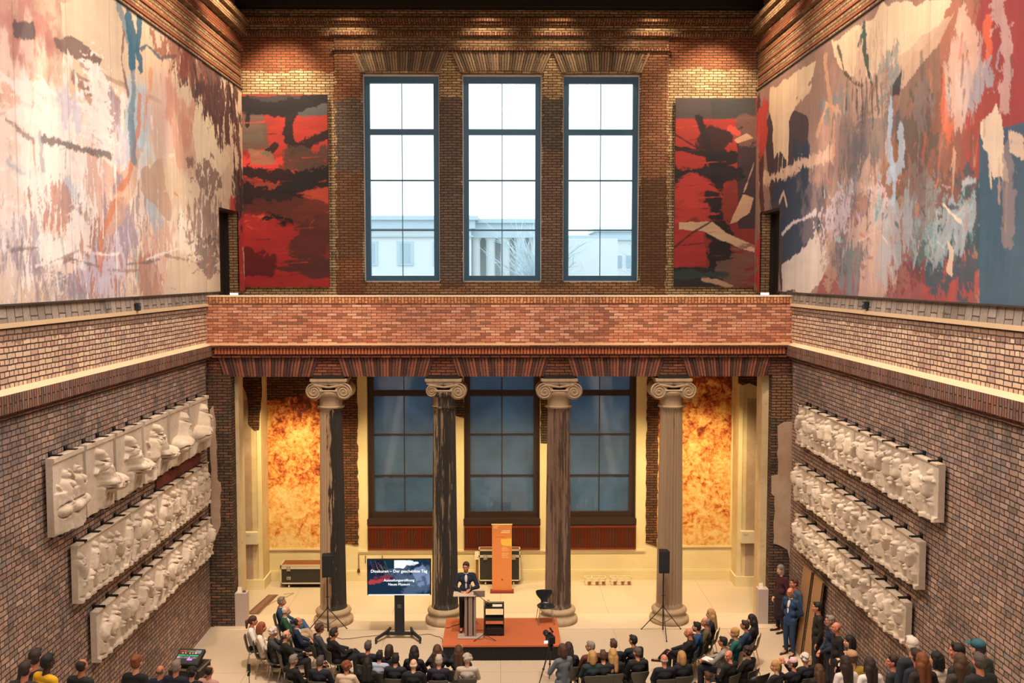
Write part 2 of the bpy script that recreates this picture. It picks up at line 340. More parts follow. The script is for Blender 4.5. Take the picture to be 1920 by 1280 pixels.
# ------------------------------------------------------------------ the hall: floor, walls, ceiling
struct(MB().box(-8.6, 8.6, -9, 33, -.3, 0).build('floor', M_floor))
struct(MB().box(-7.9, 7.9, 26.7, 27.95, 0, .015).build('trim_1', M_stone), 'pale stone threshold strip under the columns')
struct(MB().box(-9, 9, -9, 32, 18.35, 18.7).build('ceiling', M_dark))
m = MB()
for y in (30.75,): m.box(-8, 8, y, y + .5, 17.82, 18.4)
for y in range(-6, 30, 4): m.box(-8, 8, y, y + .35, 17.9, 18.4)
struct(m.build('trim_2', M_dark), 'dark roof beams')
def side(sx, nm):
    k0 = 0 if sx < 0 else 1
    def X(a, b): return (a, b) if sx > 0 else (-b, -a)
    x0, x1 = X(8.0, 8.6)
    r = struct(MB().box(x0, x1, -9, 31.75, -.2, 7.48).build('wall_' + nm, M_low), 'lower brick side wall')
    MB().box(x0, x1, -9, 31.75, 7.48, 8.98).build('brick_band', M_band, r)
    m = MB(); m.box(x0, x1, -9, 28.45, 9.15, 15.4); m.box(x0, x1, 30.5, 31.75, 9.15, 15.4); m.box(x0, x1, 28.45, 30.5, 11.62, 15.4); m.box(x0, x1, 28.45, 30.5, 8.0, 8.2)
    m.box(x0, x1, -9, 31.75, 15.4, 18.4); m.build('upper_wall', M_upside, r)
    a, b = X(7.8, 8.0); lg = struct(MB().box(a, b, -9, 27.0, 7.5, 7.80).build('trim_7%d' % k0, M_soldier), 'projecting soldier course ledge')
    a, b = X(7.86, 8.0); MB().box(a, b, -9, 27.0, 7.42, 7.5).build('ledge_underside', M_lint, lg)
    MB().prism([(sx * 7.8, 7.8), (sx * 8.0, 7.8), (sx * 8.0, 7.86)], -9, 27.0).build('ledge_top', P('#cdb695', .9), lg)  # pale cap: lamplight on the ledge top put into its colour
    a, b = X(7.94, 8.0); MB().box(a, b, -9, 27.2, 8.84, 8.92).build('sill_lip', P('#cdb08a', .9), lg)
    m = MB(); m.prism([(sx * 7.97, 8.92), (sx * 8.3, 8.92), (sx * 8.3, 9.19), (sx * 8.0, 9.19)], -9, 28.45); m.build('sill_course', M_sill, lg)
    a, b = X(7.99, 8.0)
    m = MB()
    for i in range(4):
        z = 15.52 + i * .27; a, b = X(7.975, 8.0); m.box(a, b, -9, 31.2, z, z + .06)
    m.build('string_course', P('#8f5038', .9, var=.3, scale=9), lg)
    a, b = X(7.88, 8.0); m = MB().box(a, b, -9, 31.2, 16.55, 16.72); a, b = X(7.78, 8.0); m.box(a, b, -9, 31.2, 17.05, 17.3); a, b = X(7.66, 8.0); m.box(a, b, -9, 31.2, 17.3, 17.45)
    m.build('cornice', M_upside, lg)
    d = struct(MB().box(*X(8.36, 8.42), 28.45, 30.5, 8.2, 11.62).build('door_1' if sx < 0 else 'door_2', P('#1a1512', .5)), 'dark gallery doorway at the far end of the side wall')
    m = MB(); m.box(*X(7.98, 8.36), 28.45, 28.53, 8.2, 11.62); m.box(*X(7.98, 8.36), 28.45, 30.2, 11.54, 11.62); m.box(*X(8.25, 8.36), 30.42, 30.5, 8.2, 11.62)
    m.build('door_frame', P('#241b16', .5), d)
side(-1, 'left'); side(1, 'right')

# upper end wall with three openings
UW = ((-4.25, -1.89), (-1.17, 1.29), (1.96, 4.34)); ZU0, ZU1 = 9.48, 15.9
m = MB(); xs = [-8.2] + [v for w in UW for v in w] + [8.2]
for i in range(0, 8, 2): m.box(xs[i], xs[i + 1], 31.3, 31.8, ZU0, ZU1)
m.box(-8.2, 8.2, 31.3, 31.8, 7, ZU0); m.box(-8.2, 8.2, 31.3, 31.8, ZU1, 18.4)
wb = struct(m.build('wall_back', M_upback), 'upper brick end wall with three windows')
m = MB(); m.box(-5.1, -4.30, 31.22, 31.31, 9.43, 16.62); m.box(4.39, 5.2, 31.22, 31.31, 9.43, 16.62); m.box(-1.84, -1.22, 31.23, 31.31, 9.43, 15.93); m.box(1.34, 1.91, 31.23, 31.31, 9.43, 15.93)
m.box(-5.1, 5.2, 31.22, 31.3, 16.62, 17.1); m.box(-5.1, 5.2, 31.22, 31.3, 9.1, 9.43); m.build('pilaster_and_frieze', M_upback, wb)
m = MB(); m.box(-5.2, 5.3, 31.05, 31.3, 17.02, 17.12); m.box(-5.15, 5.25, 31.12, 31.3, 16.58, 16.66); m.box(-8, 8, 30.95, 31.3, 17.42, 17.5); m.box(-8, 8, 31.1, 31.3, 17.36, 17.42)
m.box(-8, -5.1, 31.12, 31.3, 17.0, 17.12); m.box(5.2, 8, 31.12, 31.3, 17.0, 17.12); m.build('cornice', brick('cornice_brick', ['#8f6a50', '#7c5844', '#a57c5c'], soldier=True, w=.3, h=.083), wb)
def arch(cx, hw, z0, z1, y0, y1, n, flare, rise=0.06):      # flat brick arch of wedge voussoirs
    m = MB()
    for i in range(n):
        a0 = -1 + 2 * i / n; a1 = -1 + 2 * (i + 1) / n - .5 / n
        zb0 = z0 + rise * (1 - a0 * a0); zb1 = z0 + rise * (1 - a1 * a1)
        pts = [(cx + a0 * hw, zb0), (cx + a1 * hw, zb1), (cx + a1 * (hw + flare), z1), (cx + a0 * (hw + flare), z1)]
        yy = y0 + .014 * ((i * 7) % 3)
        m.prism(pts, yy, y1, mi=(i * 5 + i // 3) % 3)
    return m
for a, b in UW:
    arch((a + b) / 2, (b - a) / 2 + .05, 15.93, 16.56, 31.2, 31.32, 34, .28).build('flat_arch', [M_vous2, P('#6e5e4c', .9, var=.4, scale=9), P('#a08a6c', .9, var=.4, scale=9)], wb)

# windows
def window(idx, x0, x1, z0, z1, y, bars, frame, pane_mat, thick_i=0, label=''):
    m = MB(); fw = .19
    m.box(x0, x0 + fw, y, y + .16, z0, z1); m.box(x1 - fw, x1, y, y + .16, z0, z1); m.box(x0 + fw, x1 - fw, y, y + .16, z0, z0 + fw); m.box(x0 + fw, x1 - fw, y, y + .16, z1 - fw - .06, z1)
    r = struct(m.build('window_%d' % idx, frame), label)
    if y > 31.4:
        m = MB(); m.box(x0, x0 + .025, y - .03, y, z0, z1); m.box(x1 - .025, x1, y - .03, y, z0, z1); m.box(x0, x1, y - .03, y, z0, z0 + .025); m.box(x0, x1, y - .04, y, z1 - .05, z1); m.build('painted_daylight_strip', P('#e4e2e4', .7), r)  # white strips: daylight on the reveals put into the colour
    m = MB()
    for i, zb in enumerate(bars):
        t = .09 if i == thick_i else .022
        m.box(x0 + fw, x1 - fw, y + .02, y + .12, zb - t, zb + t)
    m.box((x0 + x1) / 2 - .013, (x0 + x1) / 2 + .013, y + .06, y + .1, z0 + fw, z1 - fw); m.build('glazing_bar', frame, r)
    MB().box(x0 + fw, x1 - fw, y + .07, y + .08, z0 + fw, z1 - fw).build('pane', pane_mat, r)
    return r
g = G('clear_window_glass'); tr = g.add('ShaderNodeBsdfTransparent'); tr.inputs[0].default_value = (.93, .98, 1, 1); gl = g.add('ShaderNodeBsdfGlossy'); gl.inputs['Roughness'].default_value = .02
mx = g.add('ShaderNodeMixShader'); mx.inputs[0].default_value = .05; g.nt.links.new(tr.outputs[0], mx.inputs[1]); g.nt.links.new(gl.outputs[0], mx.inputs[2]); g.nt.links.new(mx.outputs[0], g.out.inputs[0]); M_glass = g.m
g = G('glass_over_grey_blue_blind'); p = g.pos(); x_, y_, z_ = g.sep(p)
wv = g.math('MULTIPLY', g.math('ADD', g.math('SINE', g.math('MULTIPLY', z_, 105)), 1), .06)
c = g.mix(g.math('ADD', g.noise(p, .8, 4), wv), L4('#3a5468'), L4('#8fabc0'))
df = g.add('ShaderNodeBsdfDiffuse'); g.put(df.inputs[0], c); tl = g.add('ShaderNodeBsdfTranslucent'); g.put(tl.inputs[0], c)
m1 = g.add('ShaderNodeMixShader'); m1.inputs[0].default_value = .72; g.nt.links.new(df.outputs[0], m1.inputs[1]); g.nt.links.new(tl.outputs[0], m1.inputs[2])
gl = g.add('ShaderNodeBsdfGlossy'); gl.inputs['Roughness'].default_value = .04; fr = g.add('ShaderNodeLayerWeight'); fr.inputs[0].default_value = .25
m2 = g.add('ShaderNodeMixShader'); g.put(m2.inputs[0], g.math('ADD', g.math('MULTIPLY', fr.outputs['Fresnel'], .5), .10)); g.nt.links.new(m1.outputs[0], m2.inputs[1]); g.nt.links.new(gl.outputs[0], m2.inputs[2]); g.nt.links.new(m2.outputs[0], g.out.inputs[0]); M_blind = g.m
for i, (a, b) in enumerate(UW):
    window(i + 1, a, b, ZU0, ZU1, 31.48, (14.15, 12.65, 11.1), M_frameU, M_glass, 0, ['left', 'middle', 'right'][i] + ' tall upper window, hazy glow put into its blue grey frame colour')
LW = ((-4.2, -1.9), (-1.15, 1.25), (2.0, 4.3)); 
for i, (a, b) in enumerate(LW):
    window(i + 4, a, b, 1.98, 7.3, 31.32, (5.97, 4.65, 3.33), M_frameL, M_blind, 0, ['left', 'middle', 'right'][i] + ' lower window with grey blue blind behind the columns')

# lower end wall
YB = 31.15
xs = [-8.2] + [v for w in LW for v in w] + [8.2]
m = MB()
for i in range(0, 8, 2): m.box(xs[i], xs[i + 1], YB, 31.8, 1.0, 7.2)
m.box(-8.2, 8.2, YB, 31.8, -.1, 1.0)
for a, b in LW: m.box(a, b, 31.5, 31.8, 1, 1.98)
wl = struct(m.build('wall_end', M_smooth), 'lower plastered end wall behind the columns')
m = MB()
for a, b in ((-4.95, 5.05),): m.box(a + .45, b - .45, YB - .05, YB, .93, 1.0); m.box(a + .45, b - .45, YB - .03, YB, .88, .93)
m.box(-7.4, -5, YB - .05, YB, 1.0, 1.06); m.box(5.05, 7.5, YB - .05, YB, 1.05, 1.11)
m.box(-7.4, 7.4, YB - .045, YB, 0, .30); m.box(-7.4, 7.4, YB - .03, YB, .30, .34)
struct(m.build('baseboard_back', M_smooth), 'cream plaster base and dado moulding')
for i, (a, b) in enumerate(LW):
    r = struct(MB().box(a - .02, b + .02, YB - .02, YB + .25, 1.78, 1.98).build('trim_%d' % (10 + i), M_frameL), 'dark wood sill under the lower window')
def ring_panel(name, pts, y0, y1, mat, label=None):
    return struct(MB().prism(pts, y0, y1).build(name, mat), label)
_rng = random.Random(3)
def rag(pts, amp=.04, step=.12):       # ragged outline
    out = []
    n = len(pts)
    for i in range(n):
        a = Vector(pts[i]); b = Vector(pts[(i + 1) % n]); L = (b - a).length; k = max(1, int(L / step))
        for j in range(k):
            p = a.lerp(b, j / k); 
            if j: p += Vector((_rng.uniform(-amp, amp), _rng.uniform(-amp, amp)))
            out.append((p.x, p.y))
    return out
def pxpoly(pp, Y): return [(lambda q: (q[0], q[2]))(at(x, y, Y=Y)) for x, y in pp]
# fresco fields and exposed brick between them
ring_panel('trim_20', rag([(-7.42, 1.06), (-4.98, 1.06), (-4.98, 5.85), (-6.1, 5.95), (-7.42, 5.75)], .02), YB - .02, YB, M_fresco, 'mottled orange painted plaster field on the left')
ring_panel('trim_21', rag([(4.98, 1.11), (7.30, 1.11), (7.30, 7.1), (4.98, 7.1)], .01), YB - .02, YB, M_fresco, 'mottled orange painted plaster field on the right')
ring_panel('trim_22', [(-7.42, 5.6), (-4.5, 5.6), (-4.5, 7.1), (-7.42, 7.1)], YB - .01, YB, M_deep, 'bare brickwork above the left painted field')
ring_panel('trim_23', rag([(-4.98, 1.2), (-4.5, 1.15), (-4.5, 7.1), (-4.98, 7.1)], .03), YB - .03, YB, M_deep, 'bare brick strip beside the left lower window')
ring_panel('trim_24', rag([(4.62, 1.2), (4.98, 1.05), (4.98, 7.1), (4.62, 7.1)], .02), YB - .03, YB, M_deep, 'bare brick strip beside the right lower window')
ring_panel('trim_25', rag([(-1.9, 5.4), (-1.15, 5.2), (-1.15, 7.1), (-1.9, 7.1)], .03), YB - .01, YB, M_pier, 'bare brick patch above a plastered window pier')
ring_panel('trim_26', rag([(1.27, 4.4), (1.6, 4.4), (1.6, 7.1), (1.27, 7.1)], .02), YB - .01, YB, M_pier, 'bare brick patch beside the middle lower window')
# pilasters standing forward at both ends of the aisle
for sx, nm, yf, x_in in ((-1, 'left', 30.27, 7.32), (1, 'right', 30.43, 7.36)):
    X = lambda a, b: (a, b) if sx > 0 else (-b, -a)
    r = struct(MB().box(*X(x_in, 8.02), yf, YB + .1, 0, 7.1).build('trim_3%d' % (1 if sx > 0 else 0), M_plas), 'plastered pilaster at the %s end of the aisle' % nm)
    MB().box(*X(x_in - .05, 8.0), yf - .05, YB, 0, .32).build('base', M_smooth, r)
    m = MB(); m.box(*X(x_in, x_in + .13), yf - .02, yf, .32, 7.0); m.build('edge_strip', M_smooth, r)
    MB().box(*X(7.62, 7.9), yf - .012, yf, .32, 5.9).build('worn_field', M_plas2, r)
ring_panel('trim_32', pxpoly(rag([(457, 700), (491, 700), (491, 745), (486, 806), (478, 806), (466, 795), (464, 745), (455, 722)], 1.2, 9), 30.27), 30.24, 30.27, M_deep, 'bare dark brick patch where plaster fell off the left pilaster')
ring_panel('trim_33', pxpoly([(1384, 700), (1432, 700), (1432, 722), (1420, 724), (1404, 718), (1392, 722), (1384, 718)], 30.43), 30.40, 30.43, M_deep, 'bare dark brick patch at the top of the right pilaster')
# front piers at the side walls
r = struct(MB().box(-8.02, -7.34, 27.02, 27.95, 0, 7.0).build('trim_40', M_pier), 'dark scorched brick pier at the left wall')
MB().box(-7.36, -7.24, 27.45, 27.95, 0, 7.0).build('plaster_return', M_plas, r)
MB().prism(pxpoly(rag([(394, 768), (400, 760), (405, 800), (408, 900), (414, 905), (414, 985), (408, 1000), (398, 1018)], 1.5, 12), 27.02), 26.98, 27.02).build('plaster_remnant', M_plas2, r)
r = struct(MB().box(7.44, 8.02, 27.02, 27.95, 0, 7.0).build('trim_41', M_pier), 'dark scorched brick pier at the right wall')
MB().box(7.26, 7.46, 27.35, 27.95, 0, 7.0).build('plaster_return', M_plas, r)
MB().prism(pxpoly(rag([(1458, 798), (1470, 791), (1486, 790), (1486, 1048), (1480, 1046), (1476, 1030), (1462, 1022), (1450, 1018), (1452, 930), (1446, 925), (1446, 892), (1458, 890)], 1.5, 12), 27.02), 26.98, 27.02).build('plaster_remnant', M_plas2, r)
# lintel, cornice, parapet, gallery slab
r = struct(MB().box(-8, 8, 27.1, 28.05, 6.95, 7.5).build('wall_lintel', M_lint), 'brick lintel over the columns')
CX = (-4.67, -1.55, 1.61, 4.735); spans = [(-7.5, -5.1), (-4.25, -1.95), (-1.15, 1.2), (2.0, 4.35), (5.15, 7.3)]
for a, b in spans: arch((a + b) / 2, (b - a) / 2, 6.93, 7.45, 27.04, 27.12, 30, .16, 0).build('flat_arch', [P('#6a4538', .9, var=.4, scale=9), P('#48302a', .9, var=.4, scale=9), P('#85503c', .9, var=.4, scale=9)], r)
r = struct(MB().box(-7.85, 7.85, 26.98, 27.4, 7.46, 7.56).box(-7.8, 7.8, 26.86, 27.3, 7.74, 7.8).build('trim_42', M_lint), 'brick cornice below the parapet')
m = MB(); x = -7.72
while x < 7.7: m.box(x, x + .062, 26.92, 27.2, 7.56, 7.74); x += .088
m.build('dentil_course', P('#b0623f', .9, var=.35, scale=5), r)
MB().box(-7.8, 7.8, 26.96, 27.3, 7.56, 7.74).build('dentil_back', M_lint, r)
MB().prism([(-8, 7.8), (8, 7.8), (8, 7.83), (-8, 7.83)], 26.86, 27.2).build('cornice_top', P('#d3b48c', .9), r)  # pale slab: ceiling light on the cornice top, painted in
r = struct(MB().box(-8, 8.09, 27.2, 27.6, 7.5, 9.1).build('wall_parapet', M_para), 'orange red brick parapet of the gallery')
MB().box(-8, 8.09, 27.17, 27.22, 8.93, 9.1).build('soldier_coping', brick('light_soldier', ['#c08a62', '#cc9a70', '#b07650'], mortar='#74432c', soldier=True, w=.3, h=.09), r)
MB().box(-8, 8.09, 27.15, 27.65, 9.1, 9.14).build('coping', P('#dcc8ae', .6), r)
struct(MB().box(-8, 8, 27.6, 31.3, 7.2, 8.15).build('trim_43', M_smooth), 'gallery floor slab')
# side flights of stairs below the viewer, white parapets
for sx in (-1, 1):
    X = lambda a, b: (a, b) if sx > 0 else (-b, -a)
    m = MB(); y = 20.0; z = 0
    while y > 3: m.box(*X(5.0, 8.0), y - .35, y + .02, -.1 + max(0, z - .6), z + .15); y -= .35; z += .15
    r = struct(m.build('trim_5%d' % (1 if sx > 0 else 0), M_white), 'white stair flight along the side wall')
    MB().q([(sx * a, y_, z_) for a in (4.75, 5.05) for y_, z_ in ((20.3, 0), (20.3, 1.0), (3, 8.35), (3, 6.3))],
           [(0, 1, 2, 3), (7, 6, 5, 4), (0, 4, 5, 1), (1, 5, 6, 2), (2, 6, 7, 3), (3, 7, 4, 0)]).build('stair_parapet', M_white, r)
# wall behind the viewer
m = MB(); m.box(-8.6, 8.6, -9.5, -9, 0, 18.4); struct(m.build('wall_front', M_band), 'brick wall behind the viewer')
struct(MB().box(-8, 8, -9, 1.5, 7.6, 7.9).build('trim_53', M_white), 'upper landing floor')

# ------------------------------------------------------------------ outside: museum buildings, distance haze put into their pale colours
M_out = plain('hazed_sandstone', '#d2d5d4', .9, var=.05, scale=1); M_outd = plain('hazed_grey_stone', '#b4c2c8', .9, var=.05); M_win = plain('hazed_window', '#a0b2ba', .5)
struct(MB().box(-80, 80, 33.5, 220, -2, 0).build('trim_60', plain('outdoor_ground', '#8f9490', .9)), 'pale ground outside')
b = thing('museum_building', 'neoclassical building, haze put into its pale stone colour, outside the left and middle upper windows', 'building', (-10, 96, 0))
m = MB(); m.box(-22, 7.2, 0, 22, 0, 14.1); m.box(7.2, 22, 6, 22, 0, 13.4); m.build('wall', M_out, b)
m = MB(); m.box(-22, 7.6, -.5, 22, 14.1, 14.9); m.box(-22, 7.9, -.8, 22, 14.9, 15.3); m.box(-22, 7.4, -.25, 22, 13.3, 13.45); m.box(6.8, 13.9, 1.2, 22, 13.3, 14.7); m.box(6.6, 14.2, .9, 22, 14.7, 15.1); m.build('cornice', M_outd, b)
for x in (-5.9, -2.5, .9, 4.3):
    f_ = MB().box(x - .75, x + .75, -.12, .2, 10.6, 12.9).build('window_surround', M_outd, b); MB().box(x - .5, x + .5, -.14, -.1, 10.8, 12.7).build('window', M_win, b)
for i in range(5):
    MB().lathe([(.55, 0), (.5, 1), (.45, 13), (.62, 13.3)], 12, (7.6 + i * 1.45, 2, 0)).build('column', M_out, b, True)
b = thing('gallery_building', 'low building in painted haze colours with row of small windows, seen in right upper window', 'building', (15, 130, 0))
MB().box(-10, 3.5, 0, 20, 0, 14.2).build('wall', M_out, b); MB().box(-10.2, 3.9, -.4, 20, 14.2, 14.8).build('roof', M_outd, b)
for i in range(7): MB().box(-5.5 + i * 1.15, -4.9 + i * 1.15, -.06, .2, 10.6, 12.2).build('window', M_win, b)
b = thing('terrace_house', 'far house in painted haze colours with long flat roof beyond the low gallery building', 'building', (30, 165, 0))
MB().box(-14, 2, 0, 14, 0, 16.8).build('wall', M_outd, b); MB().box(-14.5, 2.5, -.5, 14, 16.8, 17.4).build('roof', M_out, b)
def bare_tree(x, y, h, seed, label):
    rr = random.Random(seed); t = thing('bare_tree', label, 'tree', (x, y, 0), 0, None)
    tm = MB(); bm_ = MB(); tm.tube([(0, 0, 0), (.2, 0, h * .35), (0, 0, h * .6)], [.35, .28, .18], 8)
    for i in range(60):
        z0 = h * rr.uniform(.35, .6); a = rr.uniform(0, 2 * PI); e = rr.uniform(.4, 1.3); L = h * rr.uniform(.2, .42)
        d = Vector((math.cos(a) * math.cos(e), math.sin(a) * math.cos(e), math.sin(e))); q = Vector((0, 0, z0)); q2 = q + d * L
        bm_.tube([q, q.lerp(q2, .5) + Vector((rr.uniform(-.3, .3), 0, 0)), q2], [.09, .06, .02], 4)
        for k in range(7):
            s_ = q.lerp(q2, rr.uniform(.3, 1)); d2 = (d + Vector((rr.uniform(-1, 1), rr.uniform(-1, 1), rr.uniform(-.3, .8)))).normalized() * rr.uniform(.8, 2)
            bm_.tube([s_, s_ + d2], [.04, .012], 3)
    tm.build('trunk', P('#aab6bb', .9, var=.05), t); bm_.build('branches', P('#b9c6cb', .9, var=.05), t)  # trunk and branches paled to stand for haze
bare_tree(3.2, 88, 15.6, 1, 'leafless tree in painted haze colours outside at the right edge of the middle upper window')
bare_tree(20, 120, 17, 2, 'distant leafless tree in painted haze colours above the roofs in the right upper window')

# ------------------------------------------------------------------ large abstract paintings (generic abstract colour fields)
_lat = np.random.RandomState(11).rand(8, 256, 256)
def vn(x, y, k=0):
    xi = np.floor(x).astype(int); yi = np.floor(y).astype(int); fx = x - xi; fy = y - yi
    fx = fx * fx * (3 - 2 * fx); fy = fy * fy * (3 - 2 * fy); Lt = _lat[k % 8]
    a = Lt[xi % 256, yi % 256]; b = Lt[(xi + 1) % 256, yi % 256]; c = Lt[xi % 256, (yi + 1) % 256]; d = Lt[(xi + 1) % 256, (yi + 1) % 256]
    return (a * (1 - fx) + b * fx) * (1 - fy) + (c * (1 - fx) + d * fx) * fy
def fbm(x, y, k=0, o=5, g=.55):
    s = 0; a = 1; t = 0
    for i in range(o): s = s + a * vn(x * 2 ** i + 17 * i + k * 31.7, y * 2 ** i + 5 * i + k * 13.3, k + i); t += a; a *= g
    return s / t
class Canvas:
    def __init__(s, w, h, res, base):
        s.nu = int(w / res) + 1; s.nv = int(h / res) + 1; s.w = w; s.h = h
        s.U, s.V = np.meshgrid(np.linspace(0, w, s.nu), np.linspace(0, h, s.nv))
        s.c = np.ones((s.nv, s.nu, 3)) * np.array(lin(base)); s.k = 0
    def put(s, m, col, a=1.0):
        m = np.clip(m, 0, 1)[..., None] * a; s.c[...] = s.c * (1 - m) + np.array(lin(col)) * m
    def sub(s, u0, u1, v0, v1):                     # view of the part of the canvas a stroke can touch
        du = s.w / (s.nu - 1); i0 = max(0, int(u0 / du)); i1 = min(s.nu, int(u1 / du) + 2); j0 = max(0, int(v0 / du)); j1 = min(s.nv, int(v1 / du) + 2)
        if i1 <= i0 + 1 or j1 <= j0 + 1: return None
        t = Canvas.__new__(Canvas); t.U = s.U[j0:j1, i0:i1]; t.V = s.V[j0:j1, i0:i1]; t.c = s.c[j0:j1, i0:i1]; t.k = s.k; return t
    def warp(s, amp, fr=1.2, ax=(1, 1)):
        s.k += 1
        return (s.U + amp * ax[0] * (fbm(s.U * fr, s.V * fr, s.k) - .5) * 2, s.V + amp * ax[1] * (fbm(s.U * fr, s.V * fr, s.k + 3) - .5) * 2)
    def cloud(s, u, v, ru, rv, col, a=1, fr=1.5, thr=.5, soft=.08, st=(1, 1)):      # broken patch within an ellipse
        s.k += 2; s = s.sub(u - ru * 1.5 - .3, u + ru * 1.5 + .3, v - rv * 1.5 - .3, v + rv * 1.5 + .3)
        if s is None: return
        U, V = s.warp(.25)
        d = ((U - u) / ru) ** 2 + ((V - v) / rv) ** 2
        n = fbm(U * fr * st[0], V * fr * st[1], s.k, 6, .62)
        s.put(np.clip((n - thr + .28 * (1 - d) - .1) / soft, 0, 1) * (d < 2.2) * np.clip((2.0 - d) / .8, 0, 1), col, a)
    def stroke(s, pts, wd, col, a=1, rag=.35, soft=.02, fr=2.2):
        s.k += 2; mg = wd * (1 + rag * 2) + .1; s = s.sub(min(p_[0] for p_ in pts) - mg, max(p_[0] for p_ in pts) + mg, min(p_[1] for p_ in pts) - mg, max(p_[1] for p_ in pts) + mg)
        if s is None: return
        U, V = s.warp(min(.35, wd * rag * .8), fr * .6); best = np.full(U.shape, 1e9)
        for (x0, y0), (x1, y1) in zip(pts[:-1], pts[1:]):
            dx, dy = x1 - x0, y1 - y0; t = np.clip(((U - x0) * dx + (V - y0) * dy) / (dx * dx + dy * dy + 1e-9), 0, 1)
            best = np.minimum(best, np.hypot(U - x0 - t * dx, V - y0 - t * dy))
        n = fbm(U * 9, V * 9, s.k + 2, 5, .65) - .5; n2 = fbm(U * 1.6, V * 1.6, s.k + 1, 3) - .5
        s.put((wd / 2 + (n * 1.3 + n2 * 1.2) * wd * rag - best) / soft, col, a)
    def poly(s, pts, col, a=1, rag=.06, soft=.02, fr=1.8):
        s.k += 2; mg = rag + .1; s = s.sub(min(p_[0] for p_ in pts) - mg, max(p_[0] for p_ in pts) + mg, min(p_[1] for p_ in pts) - mg, max(p_[1] for p_ in pts) + mg)
        if s is None: return
        U, V = s.warp(rag, fr); ins = np.zeros(U.shape, bool); n = len(pts)
        for i in range(n):
            x0, y0 = pts[i]; x1, y1 = pts[(i + 1) % n]
            ins ^= ((y0 > V) != (y1 > V)) & (U < (x1 - x0) * (V - y0) / (y1 - y0 + 1e-12) + x0)
        s.put(ins.astype(float), col, a)
    def grain(s, amt=.12, st=(6, 1.2)):
        s.k += 1; n = fbm(s.U * st[0], s.V * st[1], s.k, 5) - .5; s.c[...] = np.clip(s.c * (1 + amt * 2 * n[..., None]), 0, 1)
    def mesh(s, name, mat, parent=None):        # grid in local x (0..w), z (0..h), facing -y
        me = bpy.data.meshes.new(name); nu, nv = s.nu, s.nv
        co = np.zeros((nv, nu, 3)); co[..., 0] = s.U; co[..., 2] = s.V
        idx = np.arange(nu * nv).reshape(nv, nu)
        q = np.stack([idx[:-1, :-1], idx[:-1, 1:], idx[1:, 1:], idx[1:, :-1]], -1).reshape(-1, 4)
        me.vertices.add(nu * nv); me.vertices.foreach_set('co', co.ravel())
        me.loops.add(q.size); me.loops.foreach_set('vertex_index', q.ravel())
        me.polygons.add(len(q)); me.polygons.foreach_set('loop_start', np.arange(0, q.size, 4)); me.update()
        ca = me.color_attributes.new('paint', 'FLOAT_COLOR', 'POINT'); col = np.ones((nv, nu, 4)); col[..., :3] = s.c
        ca.data.foreach_set('color', col.ravel()); me.materials.append(mat)
        o = bpy.data.objects.new(name, me); C.objects.link(o)
        if parent: o.parent = parent
        return o
g = G('painted_canvas'); at_ = g.add('ShaderNodeAttribute'); at_.attribute_name = 'paint'; p = g.pos()
c = g.mix(g.math('MULTIPLY', g.noise(p, 30, 3), .25), at_.outputs['Color'], (1, .97, .92, 1), 'OVERLAY')
g.col(c); g.b.inputs['Roughness'].default_value = .75; g.bump(g.noise(p, 40, 3), .15, .01); M_canvas = g.m

def mural(nm, sx, label, y0, y1, z0, z1, draw, res=.03, base='#cdb49a'):
    W = y1 - y0; cv = Canvas(W, z1 - z0, res, base)
    def q(x, y):                                    # picture position -> canvas position
        X_, Y_, Z_ = at(x, y, X=sx * 7.97); return (Y_ - y0, Z_ - z0)
    draw(cv, q); gy = cv.c.mean(-1, keepdims=True); cv.c[...] = (cv.c * .9 + gy * .1) * (.93 if sx < 0 else .90)
    for k in range(1, int(W / 2.05) + 1):           # seams between the hung lengths of cloth
        cv.put(((np.abs(cv.U - k * 2.05) < .016)).astype(float), '#5a4a40', .35)
    t = thing('mural_painting', label, 'painting', (sx * 7.955, y0 if sx > 0 else y0, z0), PI / 2, None)
    # drop faces over the doorway
    o = cv.mesh('painted_cloth', M_canvas, t)
    bm = bmesh.new(); bm.from_mesh(o.data)
    dl = [f for f in bm.faces if (lambda c_: 28.45 < c_.x + y0 < 30.5 and c_.z + z0 < 11.62)(f.calc_center_median())]
    bmesh.ops.delete(bm, geom=dl, context='FACES'); bm.to_mesh(o.data); bm.free()
    m = MB(); s_ = 1 if sx > 0 else -1
    m.box(0, W - (31.2 - 28.45), -.012 * 0 + (0.004 if sx > 0 else -.04), .04 if sx > 0 else -.004, 0, .03)
    m.box(0, W, 0.004 if sx > 0 else -.04, .04 if sx > 0 else -.004, z1 - z0 - .03, z1 - z0)
    # thing is turned so that local x runs along the hall
    m.build('stretcher_bar', P('#3b2f27', .8), t)
    return t

